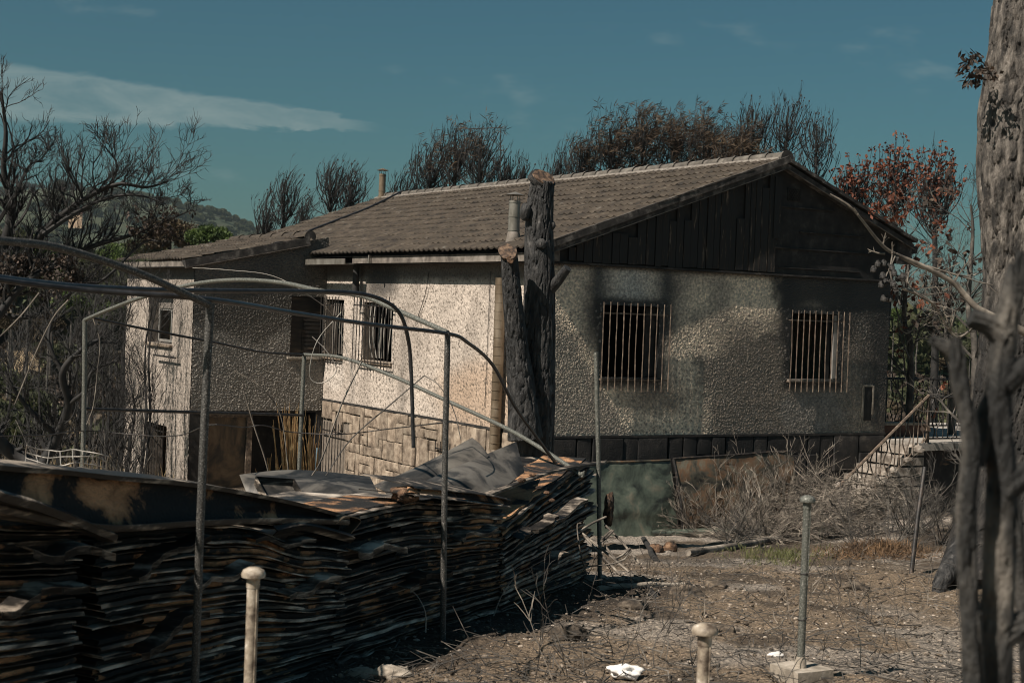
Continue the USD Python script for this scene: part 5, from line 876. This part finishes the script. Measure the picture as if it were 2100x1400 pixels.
sheet('scorched sheet bent over like a roll, its tip before the stone base', [[(765, 996, 12.2), (830, 968, 12.4), (900, 935, 12.7), (968, 898, 13)], [(790, 1010, 12.1), (850, 985, 12.2), (920, 950, 12.5), (985, 912, 12.9)], [(800, 1030, 12), (860, 1010, 12.1), (940, 985, 12.3), (1003, 935, 12.7)]], .10, 2)
sheet('large tilted grey sheet in front of the cut trunk foot', [[(845, 1000, 11.9), (920, 965, 12.3), (990, 935, 12.7), (1058, 906, 13.2)], [(880, 1010, 11.8), (950, 985, 12.0), (1010, 960, 12.5), (1066, 935, 13.0)], [(905, 1035, 11.7), (980, 1020, 11.9), (1030, 1000, 12.2), (1075, 968, 12.8)]], .08, 3)
sheet('flat pale grey sheet lying behind the nearest stack', [[(135, 958, 9.0), (200, 963, 9.3), (270, 973, 9.6), (345, 992, 10)], [(140, 990, 8.4), (205, 993, 8.7), (280, 1000, 9.0), (350, 1010, 9.3)]], .03, 4)
sheet('narrow dark sheet flap left of the cut trunk foot', [[(1000, 960, 13), (1035, 930, 13.2), (1060, 912, 13.4)], [(1010, 990, 12.9), (1040, 965, 13.0), (1068, 950, 13.2)]], .05, 5, 'panel')
bx = thing('metal_tray', 'open burnt metal tray tilted against the curved grey sheet', 'tray', at(560, 1020, 11.3)); 
o_, ux, uy = at(545, 1035, 11.2), at(625, 1040, 11.3)-at(545, 1035, 11.2), at(522, 992, 11.5)-at(545, 1035, 11.2); un = np.cross(ux, uy); un = un/np.linalg.norm(un); un = un if un[1] < 0 else -un
part(bx, 'tray_floor', box(o_+ux/2+uy/2, ux/2, uy/2, un*.004), M['sheet'])
for c_, h1 in ((o_+ux/2, ux/2), (o_+uy+ux/2, ux/2), (o_+uy/2, uy/2), (o_+ux+uy/2, uy/2)): part(bx, 'tray_side', box(c_+un*.03, h1, un*.034, np.cross(h1/np.linalg.norm(h1), un)*.004), M['panel'])
bx = thing('foam_block', 'rust-brown lump of scorched foam on the third stack', 'foam', at(825, 1015, 9.9)); part(bx, 'foam', rock(at(832, 1012, 10.0), (.10, .16, .05), 31, 3, .9), M['foam_raw'], smooth=60)
fp = thing('panel_on_stack', 'single black panel lying across the top of the third stack', 'panel', at(950, 1020, 10.5)); a, b = ppath([(846, 996, 9.9), (930, 1003, 10.5), (1000, 1012, 11.2), (1044, 1022, 11.6)], 5), ppath([(846, 1012, 9.8), (930, 1021, 10.4), (1000, 1030, 11.1), (1044, 1036, 11.5)], 5)
part(fp, 'panel_skin', slab(np.stack([a-inn*.02-ez*.01, a, a+inn*.4+ez*.05], 1), .006, ez), M['panel'], smooth=50); part(fp, 'panel_skin', slab(np.stack([b-inn*.02-ez*.01, b, b+inn*.4], 1), .006, ez), M['panel'], smooth=50); part(fp, 'foam_core', slab(np.stack([a+inn*.02-ez*.008, b+inn*.02+ez*.008], 1), .02, -inn), M['foam'])
sheet('black panel propped up over the leaning stack', [[(985, 1022, 11.6), (1060, 992, 12.3), (1150, 962, 13.3), (1240, 948, 14.2)], [(988, 1012, 11.9), (1065, 984, 12.6), (1155, 956, 13.6), (1245, 943, 14.5)]], .03, 7, 'panel', 'tilted_panel', th=.02)
for k, (px, py, Y, s_) in enumerate(((1070, 984, 12.4, .028), (1092, 973, 12.7, .022), (1105, 1000, 12.4, .022), (1121, 1010, 12.5, .02), (1132, 1026, 12.5, .02))): solo('foam_lump', rock(at(px, py, Y), (s_*1.3, s_, s_*.8), 60+k, 2, .7), M['foam_raw'], ['tan foam lump, topmost on the propped panel', 'second tan foam lump from the top of the propped panel', 'upper small foam lump between the leaning panel edges', 'middle small foam lump between the leaning panel edges', 'lowest small foam lump between the leaning panel edges'][k], 'foam', smooth=60)
# wire mesh at the left
wm = thing('wire_mesh', 'crumpled pale wire mesh standing behind the nearest stack', 'mesh', at(130, 965, 9.5)); ra = np.random.default_rng(44)
gm = np.array([[at(52+24*i+ra.normal(0, 2), 912+13*j+3.4*i+6*math.sin(i*.9)+ra.normal(0, 2), 9.5+.12*math.sin(i*.8+j)) for j in range(5)] for i in range(8)])
for i in range(8): part(wm, 'strand', tubes([smooth_path(gm[i], 3)], [.0035], 4), M['wire'])
for j in range(5): part(wm, 'strand', tubes([smooth_path(gm[:, j], 3)], [.0035], 4), M['wire'])
wm = thing('wire_mesh', 'small dark square of wire mesh on the pale flat sheet', 'mesh', at(200, 985, 8.8))
gm = np.array([[at(178+16*i, 965+9*j+2*i, 8.7) for j in range(4)] for i in range(4)])
for i in range(4): part(wm, 'strand', tubes([gm[i]], [.0028], 4), M['iron']); part(wm, 'strand', tubes([gm[:, i]], [.0028], 4), M['iron'])
solo('cinder_lump', rock(at(140, 972, 8.6), (.07, .06, .04), 9, 2, .8), M['foam_raw'], 'rust-coloured crumbled lump on the pale flat sheet', 'lump', smooth=60)
# reeds, blue tube
def reeds(label, px, Y, n, hw, top, seed):
    r = np.random.default_rng(seed); b = at(px, 985, Y); b[2] = gz(b[0], b[1]); L_, W_ = [], []
    for k in range(n):
        p = b + [r.normal(0, hw*.55), r.normal(0, .1), 0]; h = top*r.uniform(.72, 1.08)-b[2]*0; s = np.array([(p[0]-b[0])*.35+r.normal(0, .05), r.normal(0, .04), 0]); L_.append(np.array([p, p+s*.4+ez*h*.4, p+s+ez*h*.75, p+s*1.6+ez*h])); W_.append(np.array([.011, .010, .007, .003])*r.uniform(.7, 1.3))
    n_ = thing('reed_clump', label, 'reeds', b); part(n_, 'reed_stalks', tubes(L_, W_, 4), M['reed'], kind='stuff'); return n_
reeds('tall golden dry reed clump left of the short greenhouse post', 598, 22, 46, .10, 1.62, 1); reeds('thinner golden dry reed clump right of the short greenhouse post', 637, 22, 26, .08, 1.45, 2)
reeds('low dry reed tuft before the dark doorway', 553, 22, 7, .04, .95, 3)
solo('blue_tube', tubes([path((648, 985, 23), (651, 950, 23), (652, 918, 23))], [.028], 8), M['blue_tube'], 'blue-grey plastic tube standing beside the reeds', 'tube', smooth=60)
# green sheets leaning on the gable base
def leaning(label, t0, t1, z1a, z1b, seed, mt, s0=-.62, s1=-.34):
    u, v = np.meshgrid(np.linspace(0, 1, 36), np.linspace(0, 1, 24), indexing='ij'); r = fbm(np.stack([u*3, v*2.5, 0*u+seed], -1), 4, seed)-.5; c_ = np.abs(fbm(np.stack([u*2.2+9, v*1.7, 0*u+seed], -1), 2, seed+3)-.5)
    zb = gz(*(H(t0+(t1-t0)*u, s0, 0)[..., :2].transpose(2, 0, 1)))+.0; zt = z1a+(z1b-z1a)*u; P = H(t0+(t1-t0)*u, s0+(s1-s0)*v + .12*r - .16*(.12-np.minimum(c_, .12))*3*v*(1-v), 0); P[..., 2] = zb+(zt-zb)*v + .01*r
    n = thing('leaning_sheet', label, 'panel', P[18, 0]); part(n, 'panel_sheet', slab(P, .012), M[mt], smooth=50); part(n, 'top_edge', tubes([P[:, -1]+ez*.006], [.018], 5), M['rust_panel' if mt != 'rust_panel' else 'iron'], smooth=60)
    if mt == 'rust_panel': part(n, 'side_edge', tubes([P[0]+[0, -.01, 0]], [.018], 5), M['iron'], smooth=60)
leaning('dented green sheet leaning under the left window', .40, 2.03, -2.17, -2.15, 6, 'green_panel'); leaning('rust-streaked green sheet leaning under the gable, half hidden by brush', 2.08, 4.35, -2.13, -2.04, 16, 'rust_panel', -.66, -.36)
# burnt chair frame
cf = thing('chair_frame', 'bare rusty tubular chair frame tipped over at the end of the stacks', 'chair', at(1250, 1150, 13.2))
def fr(nm, *p, r=.010): part(cf, nm, tubes([path(*p)], [r], 6), M['pale_twig'], smooth=60)
fr('leg', (1240, 1075, 13.5), (1275, 1110, 13.4), (1312, 1155, 13.2)); fr('leg', (1194, 1093, 13.2), (1240, 1130, 13.1), (1290, 1172, 12.9)); fr('leg', (1198, 1098, 13.1), (1235, 1140, 13.0), (1272, 1178, 12.8)); fr('leg', (1240, 1118, 13.5), (1262, 1145, 13.4), (1280, 1165, 13.3)); fr('seat_rail', (1189, 1088, 13.2), (1215, 1072, 13.4), (1243, 1059, 13.5)); fr('cross_bar', (1232, 1110, 13.2), (1240, 1106, 13.2), (1258, 1088, 13.4)); fr('cross_bar', (1265, 1152, 13), (1280, 1146, 13.1), (1294, 1128, 13.2)); fr('cross_bar', (1262, 1146, 13), (1276, 1138, 13.1), (1292, 1124, 13.2)); fr('cross_bar', (1234, 1106, 13.2), (1248, 1092, 13.4), (1256, 1086, 13.4))
wire('bent_rod', [(1203, 1178, 13), (1190, 1130, 13), (1184, 1078, 13.1), (1192, 1072, 13.1)], .006, M['pale_twig'], 'pale bent rod standing left of the chair frame', 'rod'); wire('bent_rod', [(1208, 1160, 12.9), (1240, 1158, 12.9), (1270, 1152, 12.9)], .006, M['pale_twig'], 'pale bent rod lying across the chair frame foot', 'rod')

# ------------------------------------------------------------------ litter on the ground
def lying(name, p0, p1, r, mt, lab, cat, lift=.0, seg=6, sides=7):
    a, b = on_ground(*p0), on_ground(*p1); P = np.array([a+(b-a)*q for q in np.linspace(0, 1, seg)]); P[:, 2] = gz(P[:, 0], P[:, 1]) + r*.8 + lift*np.sin(np.linspace(0, math.pi, seg)); P = P + rng.normal(0, r*.25, P.shape); solo(name, tubes([smooth_path(P, 3)], [r], sides), M[mt], lab, cat, smooth=60)
lying('fallen_pole', (1415, 1140), (1680, 1094), .045, 'pale_twig', 'long pale pole lying before the leaning sheets', 'pole'); lying('charred_plank', (1228, 1212), (1402, 1204), .025, 'concrete', 'thin grey plank lying beside the middle post foot', 'plank')
lying('burnt_stick', (1318, 1110), (1342, 1152), .035, 'soot', 'short black stump of wood right of the chair frame', 'stick', .05); lying('burnt_stick', (1318, 1188), (1345, 1232), .02, 'charwood', 'black crooked stick below the plank', 'stick'); lying('burnt_log', (1295, 1098), (1700, 1100), .06, 'green_panel', 'dark greenish beam lying at the foot of the leaning sheets', 'beam')
def lump(name, px, py, r3, mt, lab, cat, seed, rough=.6, sub=3):
    p = on_ground(px, py); p[2] = gz(p[0], p[1]) + r3[2]*.35; solo(name, rock(p, r3, seed, sub, rough), M[mt], lab, cat, smooth=60)
lump('foam_chunk', 1345, 1135, (.10, .08, .09), 'foam_raw', 'left rusty foam chunk on the ground right of the chair frame', 'foam', 70); lump('foam_chunk', 1375, 1132, (.09, .07, .10), 'foam_raw', 'right rusty foam chunk on the ground before the green sheet', 'foam', 71)
lump('flat_stone', 1208, 1192, (.13, .10, .05), 'concrete', 'flat pale stone at the foot of the slim green-grey post', 'stone', 72, .35)
for k, (px, py, s_, lb) in enumerate(((1465, 1206, .11, 'brown root clod in the middle of the ash'), (1755, 1212, .12, 'light brown root clod right of the grey capped post'), (1405, 1222, .14, 'flat brown clod left of the grey capped post'), (1165, 1312, .13, 'dark clod in front of the third stack'), (1300, 1250, .12, 'black clod below the crooked stick'), (740, 1392, .10, 'tan crumbled clod at the bottom edge, left'), (800, 1390, .11, 'tan crumbled clod at the bottom edge, right of another'), (1480, 1300, .10, 'ochre clod beside the short capped post'))): lump('earth_clod', px, py, (s_, s_*.8, s_*.5), 'clod' if k in (3, 4) else ('concrete' if k in (5, 6) else 'clod'), lb, 'clod', 80+k, .9)
p = on_ground(1282, 1386); v, f = rock(p+ez*.03, (.10, .06, .045), 93, 3, 1.2); solo('white_rag', (v, f), M['rag'], 'crumpled white rag lying on the soil at the bottom', 'rag', smooth=60)
lump('paper_scrap', 1502, 1222, (.03, .02, .015), 'rag', 'small white scrap left of the grey capped post', 'scrap', 94, .8, 2); lump('paper_scrap', 1590, 1350, (.05, .03, .02), 'rag', 'white scrap beside the concrete block', 'scrap', 95, .9, 2)
solo('panel_fragment', rock(at(1248, 1045, 14.5), (.05, .09, .15), 97, 3, 1.0), M['foam_raw'], 'upright burnt panel fragment at the right end of the leaning stack', 'panel', smooth=60)
_c = on_ground(1800, 1142); _P = _c + np.random.default_rng(8).normal(0, 1, (900, 3))*[.34, .20, 0]; _P[:, 2] = gz(_P[:, 0], _P[:, 1]) + .14*np.exp(-(((_P-_c)[:, 0]/.42)**2+((_P-_c)[:, 1]/.22)**2)*.7)
solo('needle_heap', blades(_P, np.zeros_like(_P)+[0, 0, .25], np.random.default_rng(9), 3, .13, .004, .8), M['needle_fallen'], 'low heap of orange-brown fallen needles beside the leaning pole', 'needles', kind='stuff')
# whitish rubble on the stairs and their foot
rb = []
ra = np.random.default_rng(77)
for k in range(70):
    a_, s_ = ra.uniform(3.6, 5.6), ra.uniform(-1.9, -.5); p = H(a_, s_, 0); p[2] = gz(p[0], p[1])+.02; sz = ra.uniform(.03, .10)
    if k < 40: solo('rubble_stone', rock(p, (sz*1.3, sz, sz*.7), 400+k, 1, .6), M['ash_stone'], 'pale ash-covered stone lying at the foot of the stone stairs', 'stone', 'rubble at the foot of the stairs')
for k, (t_, s_, z_) in enumerate(((4.75, -.55, .12), (4.55, -.75, .10), (4.5, -1.05, .09))):
    p = H(t_, s_, 0); p[2] = gz(p[0], p[1])+z_; solo('concrete_block', box(p, e1*.17, e2*.09, ez*.1), M['concrete'], ['upper grey block half hidden in brush left of the stairs', 'middle grey block left of the stairs', 'lowest grey block left of the stairs'][k], 'block')
# brush: bare shrubs fanning out, and the tangle between them
def shrub(px, py, h, lab, seed, dirx=0., n=26, mt='pale_twig', Y=None, r0=.010, spread=.75):
    p = on_ground(px, py) if Y is None else at(px, py, Y); p[2] = gz(p[0], p[1]); w = Wood(seed); nd = thing('bare_shrub', lab, 'shrub', p)
    for k in range(n):
        d = w.r.normal(0, 1, 3)*[spread, spread*.6, .25] + [dirx, 0, .75]; w.grow(p+w.r.normal(0, .05, 3)*[1, 1, .1], d, h*w.r.uniform(.55, 1.1), r0*w.r.uniform(.6, 1.1), 2, up_=.15, wob=.28, n=6, kids=(7, 3), ratio=.42, ang=(.3, .8), start=.25)
    part(nd, 'twigs', w.mesh(3), M[mt]); return nd
shrub(1470, 1098, 1.15, 'bare pale shrub fanning before the rusty green sheet', 501, .4, 30); shrub(1420, 1100, .75, 'small bare shrub before the dented green sheet', 502, -.3, 22); shrub(1600, 1095, 1.35, 'large pale bare shrub under the right window', 503, .0, 40); shrub(1560, 1110, 1.0, 'bare shrub before the leaning sheets, right of their middle', 505, .3, 28); shrub(1838, 1128, .7, 'dark bare shrub right of the stair foot', 506, .3, 16, 'twig'); shrub(1860, 1100, 1.1, 'bare shrub under the terrace edge', 507, .1, 24, 'twig'); shrub(1930, 1120, 1.1, 'dark bare shrub left of the thick pine trunk', 508, .1, 22, 'twig'); shrub(1760, 1125, .8, 'low dark bare shrub before the stair railing', 509, -.2, 8, 'twig'); shrub(1500, 1125, .7, 'low bare twigs beside the pale fallen pole', 510, .2, 12, 'twig')
L_, W_ = [], []
for k in range(2000):
    t_, s_ = ra.uniform(2.1, 4.9), ra.uniform(-2.4, -.6); p = H(t_, s_, 0); p[2] = gz(p[0], p[1])+ra.uniform(0, .85)*math.exp(-((t_-4.4)/1.3)**2)+.02; d = ra.normal(0, 1, 3)*[1, .8, .35]; d /= np.linalg.norm(d); l = ra.uniform(.2, .8); L_.append(np.array([p, p+d*l*.5+ra.normal(0, .03, 3), p+d*l+ra.normal(0, .05, 3)])); W_.append(np.array([1, .8, .4])*ra.uniform(.0035, .007))
solo('brush_tangle', tubes(L_, W_, 3), M['pale_twig'], 'tangle of pale dead twigs heaped below the gable and stairs', 'brush', kind='stuff')
# thin dead weeds standing in the foreground soil
WEED = 'thin dead weeds standing in the soil'
for k in range(58):
    px, py = ra.uniform(1080, 2000), ra.uniform(1175, 1420); p = on_ground(px, py); w = Wood(600+k); p[2] = gz(p[0], p[1]); d = np.array([ra.normal(0, .35), ra.normal(0, .25), 1.0])
    w.grow(p, d, ra.uniform(.18, .62), ra.uniform(.0022, .0042), 1, up_=.1, wob=.35, n=6, kids=(5,), ratio=.38, ang=(.4, .9), start=.35); solo('dead_weed', w.mesh(3), M['twig' if k % 3 else 'pale_twig'], 'thin leafless dead weed standing in the charred soil', 'weed', WEED)
L_, W_ = [], []
for k in range(1500):
    p = on_ground(ra.uniform(650, 2080), ra.uniform(1150, 1420)); p[2] = gz(p[0], p[1])+ra.uniform(.006, .05); d = ra.normal(0, 1, 3)*[1, 1, .15]; d /= np.linalg.norm(d); l = .05+.5*ra.random()**2; L_.append(np.array([p, p+d*l*.5+ra.normal(0, .018, 3), p+d*l+ra.normal(0, .03, 3)])); W_.append(np.array([1, .85, .5])*ra.uniform(.002, .0055))
solo('twig_litter', tubes(L_, W_, 3), M['twig'], 'scattered burnt twigs and stems lying on the soil', 'twigs', kind='stuff')
# gravel and crumbs: one scatter
def scatter(name, protos, P, S, label, cat, mts, kind='stuff', rotz=True):
    pth = '/World/' + name; pi = UsdGeom.PointInstancer.Define(stage, pth); rel = []
    for i, (m, mt) in enumerate(zip(protos, mts)):
        q = pth + f'/piece_{i:03d}' if i else pth + '/piece'; usdkit.mesh(stage, q, m, M[mt], smooth=40); rel.append(q)
    pi.CreatePrototypesRel().SetTargets([Sdf.Path(q) for q in rel]); n = len(P); r = np.random.default_rng(5)
    pi.CreateProtoIndicesAttr(Vt.IntArray.FromNumpy(r.integers(0, len(protos), n).astype(np.int32))); pi.CreatePositionsAttr(Vt.Vec3fArray.FromNumpy(np.asarray(P, np.float32))); pi.CreateScalesAttr(Vt.Vec3fArray.FromNumpy(np.asarray(S, np.float32)))
    a = r.uniform(0, 2*np.pi, n); pi.CreateOrientationsAttr(Vt.QuathArray([Gf.Quath(float(math.cos(x/2)), 0, 0, float(math.sin(x/2))) for x in a])); tag(pi.GetPrim(), label, cat, None, kind)
n = 22000; X = ra.uniform(-1.2, 4.6, n); Yy = 5.3 + 12.5*ra.random(n)**1.4; Z = gz(X, Yy, True); s = .004+.014*ra.random(n)**4; S = np.stack([s*ra.uniform(.8, 1.5, n), s, s*ra.uniform(.5, .9, n)], 1)
scatter('soil_crumbs', [rock((0, 0, 0), (1, 1, 1), 700+k, 1, .6) for k in range(4)], np.stack([X, Yy, Z+s*.2], 1), S, 'loose gravel and burnt crumbs strewn over the soil', 'gravel', ['gravel', 'clod', 'gravel', 'clod'])
# a patch of new grass
P = []
for k in range(420): p = on_ground(ra.normal(1600, 48), ra.normal(1146, 9)); p[2] = gz(p[0], p[1], True); P.append(p)
P = np.array(P); solo('grass_patch', blades(P, np.zeros_like(P)+[0, 0, 1.], ra, 3, .085, .004, .45), M['grass'], 'small patch of fresh green grass left of the grey capped post', 'grass', kind='stuff')

# ------------------------------------------------------------------ valley: trees one can tell apart, dry scrub, far woods
def leafy(name, label, px, pyt, Y, hw, mt, seed, asp=.8, base_drop=None):
    t_ = at(px, pyt, Y); R = hw*Y/F; gzv = float(gz(t_[0], t_[1])); b = np.array([t_[0], t_[1], gzv]); r = np.random.default_rng(seed); n = thing(name, label, 'tree', b, None)
    rz = R*asp; cc = np.array([t_[0], t_[1], t_[2]-rz]); part(n, 'trunk', tubes([np.array([b-ez*.3, (b+cc)/2+r.normal(0, R*.05, 3), cc])], [np.array([R*.09, R*.07, R*.03])], 7), M['twig'], smooth=60)
    k = 46; u = r.normal(0, 1, (k, 3)); u /= np.linalg.norm(u, axis=1, keepdims=True); u *= r.uniform(.35, .95, (k, 1))**.5; u[:, 2] = np.abs(u[:, 2])*1.25-.25; cl = cc+u*[R*.86, R*.86, rz*.86]; m = 150
    q = r.normal(0, 1, (k*m, 3)); q /= np.linalg.norm(q, axis=1, keepdims=True); q *= r.random((k*m, 1))**.4; P = np.repeat(cl, m, 0) + q*np.repeat(r.uniform(.16, .34, (k, 1))*R, m, 0)*[1, 1, .7]
    sz = R*.035+.02; part(n, 'crown', blades(P, q+[0, 0, .5], r, 1, sz*2.4, sz*.8, .6), M[mt], kind='stuff'); return n
leafy('green_pine', 'bright green umbrella pine above the annex roof', 428, 468, 75, 52, 'green_leaf', 901, .42); leafy('scorched_tree', 'brownish half-burnt tree left of the bright green pine', 352, 440, 80, 60, 'brown_leaf', 902, .85); leafy('olive_tree', 'round grey-green bush beside the annex end wall', 262, 570, 60, 36, 'olive_leaf', 903, .8)
trees = [(30, 470, 110, 70, 'olive_leaf', 'dark green tree at the far left behind the burnt limbs'), (110, 505, 100, 62, 'green_leaf', 'mid green tree left of the ochre patch'), (185, 520, 95, 50, 'olive_leaf', 'olive green tree in the middle of the left valley'), (240, 500, 120, 48, 'green_leaf', 'light green tree behind the annex corner'), (60, 560, 85, 45, 'olive_leaf', 'low olive tree at the left below the burnt limbs'), (150, 590, 78, 40, 'green_leaf', 'low green tree left of the annex eave'), (230, 620, 70, 36, 'green_leaf', 'light green bush just left of the annex end wall'), (-20, 520, 100, 60, 'green_leaf', 'green tree cut by the left edge'), (300, 478, 130, 45, 'olive_leaf', 'dark olive tree behind the scorched one'), (100, 640, 75, 34, 'brown_leaf', 'brown scorched bush in the left valley'), (185, 660, 68, 30, 'brown_leaf', 'brown scorched bush left of the annex window'), (20, 640, 80, 36, 'brown_leaf', 'brown scorched bush at the left edge'),
 (1835, 632, 110, 26, 'green_leaf', 'green bush right of the house corner'), (1885, 652, 140, 26, 'olive_leaf', 'olive bush in the right valley'), (1950, 648, 150, 30, 'green_leaf', 'green bush left of the thick trunk'), (1855, 712, 120, 20, 'olive_leaf', 'small olive bush on the dry right slope'), (1930, 735, 100, 22, 'brown_leaf', 'scorched bush on the dry right slope'), (1990, 700, 130, 22, 'olive_leaf', 'small olive bush beside the thick trunk')]
for i, (px, py, Y, hw, mt, lb) in enumerate(trees): leafy('valley_tree', lb, px, py, Y, hw, mt, 910+i, .75 if Y > 65 else .7)
# scrub of dry stems and pale grass on the left slope
L_, W_, B_ = [], [], []
for k in range(1700):
    if k % 3 and k % 2: continue
    az = ra.uniform(-.36, -.235) if k % 3 else ra.uniform(.235, .31); Y = ra.uniform(22, 62) if k % 3 else ra.uniform(29, 70); p = np.array([az*Y, Y, 0]); p[2] = gz(p[0], p[1]); h = ra.uniform(.5, 1.5); d = np.array([ra.normal(0, .22), ra.normal(0, .2), 1.]); L_.append(np.array([p, p+d*h*.5+ra.normal(0, .04, 3), p+d*h+ra.normal(0, .12, 3)])); W_.append(np.array([1, .8, .4])*ra.uniform(.008, .016)); B_.append(p)
solo('burnt_scrub', tubes(L_, W_, 3), M['twig'], 'dense burnt scrub stems on the valley slopes', 'scrub', kind='stuff')
P = np.stack([q for q in B_]); P = np.repeat(P[(P[:, 0]/P[:, 1] < -.29) | (P[:, 1] > 40) & (P[:, 0] < 0) | (P[:, 1] > 45)], 9, 0) + ra.normal(0, .9, (9*int(((P[:, 0]/P[:, 1] < -.29) | (P[:, 1] > 40) & (P[:, 0] < 0) | (P[:, 1] > 45)).sum()), 3))*[1, 1, 0] #.normal(0, .9, (len(P)*8, 3))*[1, 1, 0]; P[:, 2] = gz(P[:, 0], P[:, 1])
solo('dry_grass', blades(P, np.zeros_like(P)+[0, 0, 1.], ra, 7, .75, .012, .35), M['straw'], 'tall pale dry grass on the valley slopes', 'grass', kind='stuff')
def wood_blob(seed):
    r = np.random.default_rng(seed); P = r.normal(0, 1, (420, 3)); P /= np.linalg.norm(P, axis=1, keepdims=True); P[:, 2] = np.abs(P[:, 2])*1.2-.2; q = P*(.7+.35*fbm(P*2.2+seed, 2, seed)[:, None]); return blades(q, P+[0, 0, .4], r, 2, .34, .13, .6)
# burnt and dry bushes over the valley floor
n = 2900; az = np.where(ra.random(n) < .14, ra.uniform(-.40, -.20, n), ra.uniform(.2, .40, n)); R_ = 48*np.exp(ra.random(n)*math.log(330/48.)); X, Yy = np.sin(az)*R_, np.cos(az)*R_; s = ra.uniform(.35, 1.0, n)*(1+R_/260)
scatter('valley_scrub', [wood_blob(k) for k in (4, 5, 6)], np.stack([X, Yy, gz(X, Yy, True)+s*.3], 1), np.stack([s, s, s*ra.uniform(.6, 1.1, n)], 1), 'low burnt and dry bushes over the valley floor', 'scrub', ['brown_leaf', 'dark_leaf', 'olive_leaf'])
# far woods
n = 9500; az = np.where(ra.random(n) < .62, ra.uniform(-.40, -.02, n), ra.uniform(.1, .40, n)); R_ = 150*np.exp(ra.random(n)*math.log(1900/150.)); X, Yy = np.sin(az)*R_, np.cos(az)*R_; keep = fbm(np.stack([X/60, Yy/60, 0*X], -1), 3, 61) > np.where(R_ < 450, .50, .33); X, Yy, R_ = X[keep], Yy[keep], R_[keep]
Z = gz(X, Yy, True); s = ra.uniform(2.2, 4.6, len(X))
scatter('far_woodland', [wood_blob(k) for k in (1, 2, 3)], np.stack([X, Yy, Z+s*.5], 1), np.stack([s, s, s*ra.uniform(.8, 1.2, len(s))], 1), 'far green woods on the valley floor and hills', 'wood', ['wood_far', 'wood_far', 'olive_leaf'])
for k, (px, py, Y, w_, lb) in enumerate(((157, 447, 900, 4, 'ochre building on the far left hillside'),)):
    c_ = at(px, py, Y); n = thing('far_building', lb, 'building', c_-ez*6); hx = w_; part(n, 'wall', box(c_-ez*2, (hx, 0, 0), (0, hx*.6, 0), (0, 0, 4 if k == 0 else 12)), M['hazy_house']); part(n, 'roof', box(c_+ez*(2.6 if k == 0 else 10.6), (hx*1.08, 0, 0), (0, hx*.68, 0), (0, 0, .6)), M['brick_red'])
